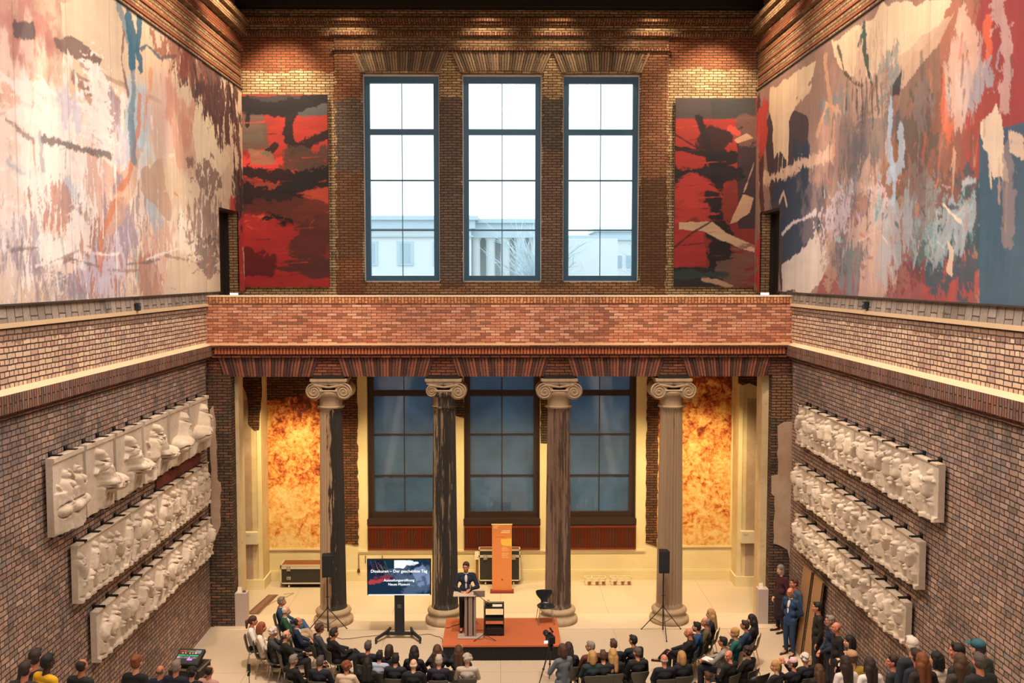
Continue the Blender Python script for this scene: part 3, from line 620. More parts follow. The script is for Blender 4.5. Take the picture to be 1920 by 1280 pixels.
def drawL(c, q):
    c.cloud(*q(60, 60), 2.2, 1.8, '#9c6f63', .8, 1.2, .42, .3); c.cloud(*q(30, 30), 1.5, 1.2, '#b5706a', .6, 2)
    c.poly([q(*a) for a in ((110, 0), (215, 0), (245, 70), (240, 200), (200, 250), (150, 150), (120, 120))], '#cbb49a', .9, .15)
    c.poly([q(*a) for a in ((130, 150), (235, 190), (250, 250), (165, 220))], '#b08b76', .8, .25)
    c.poly([q(*a) for a in ((100, 68), (150, 75), (190, 110), (186, 124), (140, 112), (104, 90))], '#6e5852', .9, .12)
    c.stroke([q(*a) for a in ((140, 150), (230, 200))], .3, '#8a6a5c', .8)
    c.stroke([q(*a) for a in ((150, 120), (240, 165), (300, 190))], .12, '#8c7264', .6)
    for (x, y, ru, rv, col, al) in ((40, 200, 2, 1.4, '#e6c6b6', .7), (100, 330, 2.6, 1.6, '#ecd6cf', .75), (60, 420, 2.4, 1.1, '#d9cdd3', .7), (20, 260, 1, .8, '#d28a5c', .4), (180, 260, 2.2, 1.2, '#ead3c8', .7),
                               (140, 450, 2.4, 1.2, '#bab2c0', .8), (70, 500, 1.5, .8, '#8f7d84', .6), (200, 330, 2.2, 1.2, '#d8b4a0', .6), (250, 240, 1.0, 1.3, '#a9bfcd', .9), (265, 290, .8, .8, '#c0d0da', .7),
                               (300, 220, 1.2, 1.2, '#c0a0a0', .6), (330, 200, 1.6, .9, '#b5654a', .55), (350, 270, 1.2, .8, '#b5705a', .5), (40, 540, 1.6, .4, '#e0c8b8', .6), (130, 510, 1.2, .7, '#6f9094', .6), (275, 500, .8, .7, '#5f8a8c', .6),
                               (210, 510, 1.2, .6, '#b9a9b4', .6), (300, 430, 2.2, .8, '#e3cdb8', .8), (360, 440, 2, .7, '#e8d6c2', .8)):
        c.cloud(*q(x, y), ru, rv, col, al, 1.6, .46, .12, (1.6, .7))
    c.cloud(*q(170, 300), 3, 1.8, '#efdcd4', .7, 3, .5, .06, (1, .5)); c.cloud(*q(110, 400), 3, 1.8, '#f0e2de', .8, 3.5, .52, .05, (2, .6)); c.cloud(*q(60, 300), 2.5, 1.5, '#f2e0d8', .7, 3, .5, .05, (.6, 2))
    c.cloud(*q(230, 430), 3, 1.5, '#e8cbb8', .6, 4, .52, .05, (2.5, .5)); c.cloud(*q(120, 470), 3, 1.3, '#7f7284', .6, 5, .56, .04, (2.5, .6)); c.cloud(*q(220, 480), 3, 1.3, '#8a6f66', .6, 5, .57, .04, (2.5, .6))
    for i in range(26):
        x = random.uniform(10, 330); y = random.uniform(190, 530); col = ['#f1e4df', '#b9b6cc', '#cf9a86', '#8f7f90', '#e7c9bb', '#9fb2c4', '#a8705c', '#f3ebe6'][i % 8]
        c.cloud(*q(x, y), random.uniform(.5, 1.3), random.uniform(.35, 1.0), col, .75, random.uniform(3, 6), .5, .03, (random.uniform(1.2, 2.4), random.uniform(.4, .8)) if i % 4 else (.5, 2.5))
    c.poly([q(*a) for a in ((265, 320), (300, 300), (320, 380), (318, 420), (280, 385), (262, 350))], '#b8957e', .85, .2)
    c.poly([q(*a) for a in ((238, 300), (265, 280), (255, 350), (215, 430), (190, 455), (200, 400))], '#c49a7e', .7, .3)
    c.stroke([q(*a) for a in ((262, 180), (256, 250), (240, 330), (210, 390), (190, 440), (186, 500))], .22, '#c8713e', .75, .7)
    c.stroke([q(*a) for a in ((282, 130), (275, 190), (268, 240))], .25, '#cf8a5a', .7, .7)
    for i in range(12): c.stroke([q(60 + i * 26, 200 + (i * 47) % 190), q(62 + i * 26, 330 + (i * 61) % 190)], .05, '#f4e8e2', .7, .8)
    for i in range(9): c.stroke([q(20 + i * 36, 470 + (i * 31) % 40), q(70 + i * 38, 462 + (i * 29) % 50)], .07, ['#6c5c60', '#f1e6e0', '#8c6b5e'][i % 3], .7, .8)
    c.stroke([q(*a) for a in ((80, 262), (130, 275), (205, 294))], .16, '#4f4648', .8, .7)
    c.stroke([q(*a) for a in ((10, 225), (60, 262))], .12, '#5b5355', .7, .7); c.stroke([q(*a) for a in ((28, 55), (58, 58))], .3, '#39393f', .8)
    c.stroke([q(*a) for a in ((222, 12), (236, 60), (250, 110), (250, 150), (243, 210), (248, 300))], .32, '#5f7f92', .8, .5)
    c.stroke([q(*a) for a in ((240, 32), (250, 70), (246, 110))], .5, '#1f5f7d', .95, .4); c.stroke([q(*a) for a in ((262, 40), (255, 95), (262, 125))], .28, '#1f5f7d', .95, .6)
    c.stroke([q(*a) for a in ((250, 95), (275, 85), (300, 110), (330, 105))], .1, '#2a5d74', .9, .8); c.stroke([q(*a) for a in ((230, 60), (226, 110), (240, 180))], .14, '#7d4e3f', .8, .8)
    c.poly([q(*a) for a in ((365, 180), (410, 240), (430, 300), (400, 350), (370, 330), (362, 250))], '#dcc5a6', .95, .2)
    c.cloud(*q(380, 150), 2.4, 1.1, '#4c2b2c', .9, 3.2, .49, .03, (1.5, .7)); c.cloud(*q(415, 200), 2.2, 1.2, '#4a2a2c', .95, 3.2, .47, .03, (1.5, .7)); c.cloud(*q(350, 120), 2.5, .6, '#8a4634', .8, 3.5, .5, .03, (1.4, .8))
    c.cloud(*q(385, 330), 1.5, .6, '#6a4a48', .8, 4, .52, .03); c.cloud(*q(390, 420), 2.4, .9, '#7a5550', .75, 4, .53, .04, (2, .8)); c.cloud(*q(400, 480), 2.6, .6, '#5e4a4a', .7, 3, .53, .03, (.6, 3))
    for x in (362, 372, 384): c.stroke([q(x, 118), q(x + 8, 160), q(x + 4, 178)], .12, '#4a3032', .9, .8)
    c.stroke([q(*a) for a in ((437, 175), (443, 230), (447, 300), (452, 400), (447, 540))], .38, '#4b262a', .9, .8)
    c.stroke([q(*a) for a in ((430, 165), (436, 240), (440, 330))], .2, '#38242a', .95, .8)
    c.cloud(*q(446, 460), .8, 1.9, '#b3262a', .95, 2.4, .36, .05); c.cloud(*q(448, 380), .7, 1.2, '#2f2328', .9, 3, .42, .05)
    for i in range(60):
        x = random.uniform(0, 435); y = random.uniform(200 if x < 330 else 100, 540); a_ = random.uniform(-1.6, 1.6)
        col = random.choice(['#f4e6de', '#d7a58c', '#a8b4c4', '#8b6a62', '#e9c9b6', '#c86f48', '#efe3dd', '#7c8f9c'])
        p0 = q(x, y); L = random.uniform(.2, .9); v_ = random.random() < .65
        c.stroke([p0, (p0[0] + (L * .15 if v_ else L) * random.choice([-1, 1]), p0[1] - (L if v_ else L * .2))], random.uniform(.03, .12), col, random.uniform(.4, .85), .9)
    c.grain(.16, (5, .8)); c.grain(.08, (1, 6))
def drawR(c, q):
    c.put(np.ones(c.U.shape), '#8f6f62')
    c.cloud(*q(1620, 330), 4, 2.6, '#9b7c6c', 1, 1, .3, .2); c.cloud(*q(1560, 300), 2.4, 2, '#a98478', .8, 1.2, .42, .2)
    c.cloud(*q(1760, 200), 3, 3, '#8a5a48', .8, 1.5, .42, .12, (1.8, .6)); c.cloud(*q(1880, 80), 1.5, 2.0, '#962a2c', .95, 1.0, .33, .12, (1.6, .6)); c.cloud(*q(1830, 230), .9, 1.8, '#9a3a2e', .8, 2.2, .45, .08, (2.2, .6)); c.cloud(*q(1780, 120), 1.2, 1.6, '#a8674c', .8, 2.2, .47, .08, (2.2, .6)); c.cloud(*q(1730, 220), 1.4, 1.8, '#7a6050', .8, 2.6, .47, .06, (2.4, .6))
    c.poly([q(*a) for a in ((1560, 80), (1680, 0), (1790, 0), (1750, 60), (1680, 150), (1600, 150), (1570, 120))], '#d3b898', .95, .2)
    c.poly([q(*a) for a in ((1640, 150), (1700, 95), (1790, 20), (1760, 90), (1690, 165))], '#bb9a80', .9, .12)
    c.poly([q(*a) for a in ((1432, 230), (1470, 190), (1516, 220), (1516, 300), (1516, 545), (1466, 545), (1440, 330))], '#3b2c32', .95, .15)
    c.cloud(*q(1490, 400), 2.2, 1.6, '#203349', .95, 1.4, .36, .1); c.cloud(*q(1530, 380), 1.6, 1.4, '#6e6068', .7, 1.5, .44, .15)
    c.poly([q(*a) for a in ((1445, 168), (1530, 112), (1525, 150), (1495, 185), (1480, 230), (1478, 300), (1464, 285), (1452, 300), (1450, 240), (1442, 210))], '#d4b695', .97, .18)
    c.stroke([q(*a) for a in ((1425, 335), (1470, 330), (1510, 300), (1560, 290))], .3, '#d0aa92', .9, .9); c.stroke([q(*a) for a in ((1520, 165), (1490, 195))], .18, '#d4b695', .9, .8)
    for x in (1462, 1470, 1478): c.stroke([q(x, 270), q(x - 3, 335)], .09, '#d4b695', .9, .9)
    c.poly([q(*a) for a in ((1467, 500), (1500, 470), (1530, 430), (1555, 470), (1560, 500), (1520, 548), (1467, 548))], '#c3b5ab', .9, .2)
    c.stroke([q(*a) for a in ((1467, 440), (1490, 415), (1530, 400))], .12, '#c9bcc0', .9, .9); c.stroke([q(*a) for a in ((1462, 380), (1470, 360), (1476, 385))], .12, '#cfb098', .9, .6)
    c.poly([q(*a) for a in ((1530, 560), (1560, 490), (1620, 450), (1690, 420), (1760, 460), (1830, 520), (1835, 575), (1700, 575))], '#8c3f40', .85, .3)
    c.cloud(*q(1640, 520), 2.4, .9, '#94585a', .8, 2.4, .48, .1); c.cloud(*q(1700, 500), 1.8, .7, '#6a2c34', .8, 2.6, .5, .06); c.cloud(*q(1790, 520), 1.4, .8, '#a23c34', .8, 3, .5, .05)
    for (x, y, ru, rv, col, al) in ((1620, 400, 2.6, 1.0, '#9aa0ac', .7), (1590, 430, 2, .8, '#6c5a66', .7), (1690, 390, 2.6, .8, '#5e8286', .7), (1760, 400, 2.4, 1.1, '#33484e', .85), (1800, 450, 1.6, 1.2, '#2b4a56', .9), (1730, 440, 2, .7, '#4a6c70', .7),
                               (1700, 330, 1.6, 1.1, '#8d5a3c', .8), (1760, 300, 1.4, 1.2, '#7c4a38', .7), (1720, 270, 1, 1, '#4c4a44', .7), (1630, 250, 1.6, .8, '#54505a', .7), (1650, 210, 1, 1.1, '#6f6a60', .6)):
        c.cloud(*q(x, y), ru, rv, col, al, 3.4, .49, .05, (1.2, .9))
    c.cloud(*q(1600, 410), 3, .9, '#cdbcc4', .7, 6, .53, .03); c.cloud(*q(1700, 420), 3, .9, '#7fa4a8', .6, 6, .54, .03); c.cloud(*q(1620, 480), 2.6, .8, '#7a5a68', .7, 6, .53, .03)
    for i in range(26):
        x = random.uniform(1540, 1835); y = random.uniform(120, 520); col = ['#a98a78', '#7d6a66', '#b99684', '#5c5a60', '#8c5a4c', '#9ba3ac', '#6f7f82', '#c0a294'][i % 8]
        c.cloud(*q(x, y), random.uniform(.5, 1.2), random.uniform(.35, 1.0), col, .7, random.uniform(3, 6), .5, .03, (random.uniform(1.2, 2.4), random.uniform(.4, .8)) if i % 4 else (.6, 2.2))
    c.stroke([q(*a) for a in ((1672, 180), (1668, 270), (1680, 330), (1676, 400))], .26, '#9fb4cc', .85, .7); c.stroke([q(*a) for a in ((1688, 240), (1690, 300), (1670, 340))], .3, '#a9bdd0', .7, .8)
    c.stroke([q(*a) for a in ((1620, 50), (1622, 100), (1632, 150))], .2, '#2d4a42', .95, .9); c.stroke([q(*a) for a in ((1622, 60), (1612, 85))], .14, '#2d5a50', .95, .8)
    c.stroke([q(*a) for a in ((1573, 90), (1585, 140), (1600, 155), (1620, 160))], .14, '#4a4440', .9, .9)
    for i in range(8): c.stroke([q(1590 + i * 9, 140 + (i * 17) % 20), q(1588 + i * 10, 205 + (i * 31) % 60)], .09, ['#4a4640', '#6c5f54', '#2f3c38'][i % 3], .85, .9)
    c.stroke([q(*a) for a in ((1548, 110), (1555, 160), (1562, 230), (1565, 300))], .22, '#c99474', .8, .9); c.stroke([q(*a) for a in ((1535, 250), (1550, 200), (1575, 215))], .2, '#dba07a', .7, .9)
    c.poly([q(*a) for a in ((1674, 160), (1692, 130), (1688, 180), (1674, 185))], '#2c2a30', .9, .08)
    c.stroke([q(*a) for a in ((1765, 160), (1768, 200), (1775, 250))], .35, '#c65a34', .7, .9); c.stroke([q(*a) for a in ((1850, 45), (1856, 100))], .3, '#d4552e', .9, .6)
    c.stroke([q(*a) for a in ((1806, 30), (1826, 75), (1828, 125))], .26, '#cfa68e', .9, .9); c.stroke([q(*a) for a in ((1870, 0), (1890, 90), (1885, 190))], .4, '#c0a098', .7, .9)
    c.poly([q(*a) for a in ((1838, 250), (1920, 230), (1960, 230), (1960, 600), (1838, 575))], '#35566a', .95, .03)
    c.poly([q(*a) for a in ((1838, 225), (1870, 190), (1880, 230), (1885, 290), (1895, 345), (1865, 340), (1855, 280), (1840, 265))], '#d8bda2', .95, .25)
    c.poly([q(*a) for a in ((1890, 240), (1925, 250), (1925, 300), (1895, 290))], '#d2b49c', .9, .2)
    c.stroke([q(*a) for a in ((1892, 290), (1898, 360), (1893, 440))], .3, '#8c7a78', .7, .8); c.stroke([q(*a) for a in ((1855, 280), (1860, 350))], .12, '#d8bda2', .9, .8)
    for i in range(50):
        x = random.uniform(1540, 1830); y = random.uniform(330, 470); p0 = q(x, y); a_ = random.uniform(0, 6.3); L = random.uniform(.1, .5)
        c.stroke([p0, (p0[0] + L * math.cos(a_), p0[1] + L * math.sin(a_))], random.uniform(.03, .1), random.choice(['#d9c8cc', '#9db4b8', '#3a5a58', '#6c4a50', '#c06a48', '#2d3c48', '#b09aa8']), .8, .9)
    c.stroke([q(*a) for a in ((1770, 385), (1803, 415))], .1, '#dcc8ac', .9, .5); c.poly([q(*a) for a in ((1778, 455), (1790, 470), (1788, 520), (1776, 510), (1782, 480))], '#cbb29c', .9, .1)
    c.poly([q(*a) for a in ((1610, 450), (1665, 425), (1650, 435), (1612, 455))], '#c8a79a', .9, .05); c.poly([q(*a) for a in ((1790, 270), (1795, 285), (1782, 318))], '#c48a6c', .9, .05)
    c.stroke([q(*a) for a in ((1424, 190), (1430, 260), (1428, 330), (1432, 545))], .5, '#4a2326', .95, .6); c.cloud(*q(1429, 240), .8, .8, '#b02c24', .95, 2.4, .38, .05); c.cloud(*q(1430, 500), .8, 1.0, '#b8242a', .95, 2.4, .38, .05)
    for i in range(45):
        x = random.uniform(1540, 1900); y = random.uniform(60, 330); p0 = q(x, y); L = random.uniform(.2, .9)
        c.stroke([p0, (p0[0] + random.uniform(-.1, .1), p0[1] - L)], random.uniform(.03, .12), random.choice(['#a9826c', '#6a5048', '#c49880', '#7c3a30', '#b8563c', '#5a5450']), .6, .9)
    c.grain(.18, (6, .8)); c.grain(.08, (1, 6))
mural('mural_painting', -1, 'huge pale pink, beige and teal abstract painting covering the upper left wall', 10.5, 31.2, 9.2, 15.4, drawL)
mural('mural_painting', 1, 'huge abstract painting with red, dark navy, teal and cream areas covering the upper right wall', 10.5, 31.2, 9.2, 15.4, drawR, base='#8f6f62')

def panel(nm, label, x0, x1, z0, z1, draw):
    cv = Canvas(x1 - x0, z1 - z0, .022, '#8c2a20')
    def q(x, y): X_, Y_, Z_ = at(x, y, Y=31.15); return (X_ - x0, Z_ - z0)
    draw(cv, q); gy = cv.c.mean(-1, keepdims=True); cv.c[...] = (cv.c * .88 + gy * .12) * .80; t = thing('red_painting', label, 'painting', (x0, 31.15, z0))
    cv.mesh('painted_cloth', M_canvas, t); MB().box(0, x1 - x0, .004, .06, 0, z1 - z0).build('stretcher', P('#2b2522', .8), t); return t
def drawA(c, q):
    c.cloud(*q(520, 240), 2, 1.6, '#b03020', .9, 1.3, .38, .1); c.cloud(*q(560, 260), 1.5, .8, '#c4301f', .9, 1.2, .36, .1, (.5, 2)); c.cloud(*q(540, 380), 1.8, .9, '#a8402a', .8, 2, .42, .08, (.5, 2.4))
    c.poly([q(*a) for a in ((455, 250), (500, 230), (505, 280), (455, 280))], '#6b5a4c', .9, .08); c.poly([q(*a) for a in ((455, 180), (617, 180), (617, 216), (455, 214))], '#3b3a40', 1, .05)
    c.poly([q(*a) for a in ((560, 205), (617, 185), (617, 216), (520, 216))], '#5b6268', .9, .08); c.poly([q(*a) for a in ((455, 212), (495, 216), (495, 270), (455, 270))], '#6e6258', .85, .08)
    c.stroke([q(*a) for a in ((455, 190), (510, 207), (560, 195), (617, 180))], .42, '#1d1c24', .97, .35)
    c.stroke([q(*a) for a in ((465, 215), (464, 235))], .16, '#1d1c24', .97); c.stroke([q(*a) for a in ((548, 215), (540, 240), (556, 275), (617, 255))], .34, '#1e2026', .97, .5)
    c.stroke([q(*a) for a in ((455, 305), (490, 290), (516, 275))], .22, '#24201f', .95, .5); c.cloud(*q(500, 310), 1, .4, '#ff3420', .95, 2, .35, .06); c.cloud(*q(585, 300), .9, .5, '#54453c', .9, 2, .4, .05)
    c.poly([q(*a) for a in ((465, 280), (510, 285), (520, 310), (470, 310))], '#96856a', .7, .12)
    c.stroke([q(*a) for a in ((455, 322), (500, 330), (560, 332), (617, 326))], .5, '#1a1d26', .97, .45); c.stroke([q(*a) for a in ((525, 355), (570, 350), (617, 340))], .3, '#1c2029', .97, .5)
    c.stroke([q(*a) for a in ((455, 370), (500, 378), (540, 385))], .75, '#1f1b20', .95, .5); c.cloud(*q(595, 385), .8, .7, '#d4482a', .8, 2, .42, .06, (.6, 2)); c.cloud(*q(540, 400), 1.3, .5, '#6a2c22', .9, 1.5, .38, .08)
    c.stroke([q(*a) for a in ((505, 410), (548, 420), (555, 460), (562, 495))], .36, '#16171d', .98, .5); c.cloud(*q(475, 440), .9, .5, '#ff5a30', .9, 2.4, .42, .05, (.6, 2)); c.cloud(*q(490, 470), 1.5, .9, '#c4161c', .95, 1.5, .34, .08, (.6, 2))
    c.cloud(*q(590, 450), .9, .7, '#5e2a24', .9, 1.5, .38, .08); c.cloud(*q(540, 520), 2, .5, '#b81420', .95, 2, .36, .08, (.4, 3)); c.cloud(*q(590, 500), 1, .35, '#5a2c2a', .95, 2, .38, .05, (.4, 3)); c.cloud(*q(480, 490), .6, .5, '#5a1218', .85, 2, .4, .06)
    for i in range(14): c.stroke([q(455 + (i * 37) % 120, 230 + i * 22), q(495 + (i * 37) % 120, 228 + i * 22)], .035, ['#d8452c', '#3a1c1e', '#8a2a20'][i % 3], .8, .9)
    c.grain(.2, (1, 6))
def drawB(c, q):
    c.cloud(*q(1300, 280), 2, 2, '#b02c20', .95, 1.2, .34, .1); c.poly([q(*a) for a in ((1262, 183), (1417, 183), (1417, 222), (1262, 222))], '#4c4446', 1, .05); c.poly([q(*a) for a in ((1330, 190), (1417, 185), (1417, 222), (1335, 222))], '#3a4042', .8, .08)
    c.poly([q(*a) for a in ((1382, 222), (1417, 222), (1417, 430), (1384, 430))], '#37303a', .95, .06); c.cloud(*q(1400, 250), .5, .5, '#7c5a50', .8, 3, .45, .05); c.stroke([q(*a) for a in ((1370, 240), (1384, 250))], .2, '#f0442a', .9)
    c.stroke([q(*a) for a in ((1310, 222), (1322, 260), (1330, 295))], .3, '#1c1b24', .97, .5); c.stroke([q(*a) for a in ((1262, 275), (1330, 292), (1375, 290))], .22, '#1d1c24', .97, .5); c.stroke([q(*a) for a in ((1262, 250), (1312, 280))], .06, '#1c1b24', .9)
    c.cloud(*q(1345, 265), .55, .5, '#2a2229', .95, 2, .36, .05); c.stroke([q(*a) for a in ((1262, 335), (1310, 332), (1378, 325))], .55, '#16202b', .97, .45); c.stroke([q(*a) for a in ((1340, 300), (1372, 300))], .5, '#1c1e28', .97, .4)
    c.stroke([q(*a) for a in ((1342, 345), (1340, 400), (1348, 440), (1345, 500))], .75, '#1a1c26', .97, .35); c.cloud(*q(1290, 380), .9, .7, '#c83028', .9, 2, .4, .06, (.4, 2)); c.poly([q(*a) for a in ((1262, 430), (1320, 430), (1325, 500), (1262, 500))], '#b32328', .95, .08)
    c.poly([q(*a) for a in ((1274, 415), (1335, 415), (1360, 435), (1417, 462), (1417, 475), (1350, 450), (1315, 432), (1274, 428))], '#d9b795', .97, .07); c.stroke([q(*a) for a in ((1262, 465), (1300, 435), (1332, 415))], .08, '#3a2424', .9)
    c.poly([q(*a) for a in ((1366, 420), (1392, 365), (1412, 372), (1405, 400), (1380, 415))], '#cfa688', .97, .06); c.stroke([q(*a) for a in ((1395, 360), (1414, 305))], .07, '#cfa688', .9, .5); c.poly([q(*a) for a in ((1376, 262), (1400, 250), (1412, 258), (1384, 270))], '#cfa688', .9, .05)
    c.poly([q(*a) for a in ((1262, 502), (1370, 502), (1372, 540), (1262, 540))], '#1f2a30', .97, .06); c.cloud(*q(1390, 500), .7, .7, '#7a5a50', .8, 3, .44, .05, (.5, 2)); c.stroke([q(*a) for a in ((1318, 522), (1370, 538))], .16, '#c9a58a', .9); c.stroke([q(*a) for a in ((1262, 516), (1360, 512))], .25, '#2e4648', .8, .5)
    for i in range(12): c.stroke([q(1264 + (i * 31) % 50, 240 + i * 22), q(1310 + (i * 37) % 60, 236 + i * 22)], .035, ['#d8452c', '#3a1c1e', '#7a2420'][i % 3], .8, .9)
    c.grain(.2, (1, 6))
panel('a', 'red and black abstract painting left of the upper windows', -7.95, -5.32, 9.32, 15.22, drawA)
panel('b', 'red and black abstract painting with cream slashes, right of the upper windows', 5.43, 7.95, 9.32, 15.15, drawB)

# ------------------------------------------------------------------ plaster reliefs on the side walls
g = G('aged_white_plaster_cast'); p = g.pos()
c = g.mix(g.ramp(g.noise(p, 1.3, 5), [(.35, 0.0), (.7, 1.0)]), L4('#d3c4b0'), L4('#b5a48f')); c = g.mix(g.math('MULTIPLY', g.ramp(g.noise(p, 12, 4), [(.5, 0.0), (.75, 1.0)]), .3), c, L4('#8d7a66'))
g.col(c); g.b.inputs['Roughness'].default_value = .6; g.bump(g.noise(p, 25, 3), .2, .01); M_cast = g.m
M_clamp = P('#15130f', .5, .3)
def relief_mesh(w, h, seed, style, res=.013):
    rr = random.Random(seed); nu = int(w / res) + 1; nv = int(h / res) + 1
    U, V = np.meshgrid(np.linspace(0, w, nu), np.linspace(0, h, nv)); H = np.zeros(U.shape)
    def capsule(a, b, ra, rb, out):                 # bulge of a rounded limb, out = how far it stands from the slab
        nonlocal H
        dx, dy = b[0] - a[0], b[1] - a[1]; t = np.clip(((U - a[0]) * dx + (V - a[1]) * dy) / (dx * dx + dy * dy + 1e-9), 0, 1)
        d = np.hypot(U - a[0] - t * dx, V - a[1] - t * dy); r = ra + (rb - ra) * t
        q_ = np.sqrt(np.clip(1 - (d / r) ** 2, 0, 1)); oe = np.minimum(out, r * 1.5); hh = (oe * q_ ** .7 + r * .6 * q_)
        gap = (d < r * 1.25) & (d > r * .98); H = np.where(hh > H, hh, np.where(gap, H * .35, H))
    def folds(cx, z0, z1, wd, out):                 # hanging drapery
        nonlocal H
        m = np.exp(-((U - cx) / wd) ** 4) * (V > z0) * (V < z1)
        hh = m * (out + .018 * np.sin((U - cx) * 95 + V * 9 + 3 * np.sin(V * 7)))
        H = np.maximum(H, hh)
    def figure(cx, z0, H_, lean, out, drape):
        k = H_; sh = (cx + lean * .5 * k, z0 + .74 * k); hp = (cx, z0 + .48 * k); hd = (cx + lean * .62 * k, z0 + .90 * k)
        for s_ in (-1, 1):
            kn = (hp[0] + s_ * rr.uniform(.04, .18) * k, z0 + .25 * k); ft = (kn[0] + rr.uniform(-.1, .12) * k, z0 + .02 * k)
            capsule(hp, kn, .085 * k, .06 * k, out * .7); capsule(kn, ft, .055 * k, .035 * k, out * .5)
            el = (sh[0] + s_ * rr.uniform(.08, .2) * k, sh[1] - rr.uniform(-.12, .2) * k); hn = (el[0] + rr.uniform(-.14, .14) * k, el[1] + rr.uniform(-.18, .16) * k)
            capsule(sh, el, .045 * k, .038 * k, out * .7); capsule(el, hn, .036 * k, .026 * k, out * .8)
        if drape: folds(cx, z0 + .02, z0 + .6 * k, .13 * k, out * .5 + .02)
        capsule(hp, sh, .10 * k, .115 * k, out * .8); capsule(hd, (hd[0], hd[1] + .02 * k), .062 * k, .058 * k, out); capsule(sh, hd, .04 * k, .04 * k, out * .6)
    def beast(cx, z0, k, f, out):                    # rounded four-legged trunk with a raised forepart
        capsule((cx - .22 * k * f, z0 + .42 * k), (cx + .1 * k * f, z0 + .47 * k), .17 * k, .15 * k, out)
        capsule((cx + .1 * k * f, z0 + .5 * k), (cx + .2 * k * f, z0 + .82 * k), .13 * k, .11 * k, out * .9); capsule((cx + .22 * k * f, z0 + .95 * k), (cx + .25 * k * f, z0 + 1.0 * k), .085 * k, .075 * k, out)
        for q_ in (-.28, -.16, .08, .18): capsule((cx + q_ * k * f, z0 + .36 * k), (cx + (q_ + rr.uniform(-.08, .12)) * k * f, z0 + .04 * k), .06 * k, .03 * k, out * .5)
        capsule((cx + .22 * k * f, z0 + .80 * k), (cx + .34 * k * f, z0 + .66 * k), .042 * k, .03 * k, out * .6); folds(cx - .2 * k * f, z0 + .3 * k, z0 + .5 * k, .05 * k, out * .4)
    if style == 'high':
        sd = rr.choice([-1, 1]); beast(w * (.5 - .08 * sd), .02, h * .82, sd, .30)
        if rr.random() < .7: figure(w * (.5 + .30 * sd), .02, h * .80, -.15 * sd, .22, True)
        H[V > h - .10] = np.maximum(H[V > h - .10], .035)
    elif style == 'seated':
        for cx in (w * .28, w * .72): figure(cx, .03, h * .8, rr.uniform(-.1, .1), .18, True); folds(cx, .02, h * .55, w * .2, .13); capsule((cx - .1, h * .33), (cx + .15, h * .3), .13, .1, .15)
        H[V > h - .10] = np.maximum(H[V > h - .10], .035)
    else:
        n = max(1, int(w / .40)); dp = .16 if style == 'deep' else .09
        for i in range(n):
            cx = (i + .5) * w / n + rr.uniform(-.05, .05)
            if style != 'deep' and rr.random() < .25: beast(cx, .03, h * .8, rr.choice([-1, 1]), dp)
            figure(cx, .05 + rr.uniform(0, .05), h * rr.uniform(.78, .88), rr.uniform(-.3, .3), dp, rr.random() < .5)
            if rr.random() < .35:
                a = (cx + rr.uniform(-.1, .1), h * .45); capsule(a, (a[0], a[1] + .1), h * .14, h * .14, dp * .3)
        H[V < .07] = np.maximum(H[V < .07], .06 + .02 * np.sin(U[V < .07] * 23)); 
        H[V > h - .04] = np.maximum(H[V > h - .04], .03)
    H += (fbm(U * 7, V * 7, seed % 7, 5) - .5) * (.02 + H * .18); H += (fbm(U * 26, V * 8, seed % 5, 3) - .5) * H * .30
    for _ in range(1): H[1:-1, 1:-1] = (H[1:-1, 1:-1] * 2 + H[:-2, 1:-1] + H[2:, 1:-1] + H[1:-1, :-2] + H[1:-1, 2:]) / 6
    T = .12
    bot = (fbm(U[0] * 3, U[0] * 0 + seed, 2, 3) - .5) * (.16 if style in ('high', 'seated', 'deep') else .05)
    V2 = V + (1 - V / h) ** 3 * bot[None, :]
    co = np.zeros((nv, nu, 3)); co[..., 0] = U; co[..., 1] = T + H; co[..., 2] = V2
    idx = np.arange(nu * nv).reshape(nv, nu); q = np.stack([idx[:-1, :-1], idx[1:, :-1], idx[1:, 1:], idx[:-1, 1:]], -1).reshape(-1, 4).tolist()
    loop = list(idx[0]) + list(idx[1:, -1]) + list(idx[-1, -2::-1]) + list(idx[-2:0:-1, 0])
    vs = co.reshape(-1, 3).tolist(); k0 = len(vs); vs += [(vs[i][0], 0, vs[i][2]) for i in loop]; n = len(loop)
    q += [[loop[i], k0 + i, k0 + (i + 1) % n, loop[(i + 1) % n]] for i in range(n)]; q.append([k0 + i for i in range(n)][::-1])
    m = MB(); m.q(vs, [tuple(int(a) for a in f) for f in q]); return m
def relief(sx, xa, xb, yt, z0, z1, style, seed, label, group):
    ya = at(xa, yt[0], X=sx * 7.85)[1]; yb = at(xb, yt[1], X=sx * 7.85)[1]; w = abs(yb - ya) - (.09 if style in ('high', 'seated') else .03); lo = min(ya, yb)
    # local x runs along the wall, local y out of the wall
    t = thing('relief_cast', label, 'relief', (sx * 7.93, (lo + w) if sx < 0 else lo, z0), -PI / 2 if sx < 0 else PI / 2, group)
    relief_mesh(w, z1 - z0, seed, style).build('carved_slab', M_cast, t, True)
    n = max(2, round(w / .7))
    for i in range(n):
        x = (i + .5) * w / n; h = z1 - z0
        m = MB(); m.box(x - .06, x + .06, -.06, .15, h + .002, h + .014); m.box(x - .06, x + .06, .14, .15, h - .03, h + .014); m.box(x - .06, x + .06, -.065, -.045, h - .02, h + .07); m.build('clamp', M_clamp, t)
        m = MB(); m.box(x - .05, x + .05, -.06, .12, -.05, -.03); m.box(x - .05, x + .05, -.065, -.045, -.1, -.03); m.build('clamp', M_clamp, t)
ordn = ['first', 'second', 'third', 'fourth', 'fifth', 'sixth']
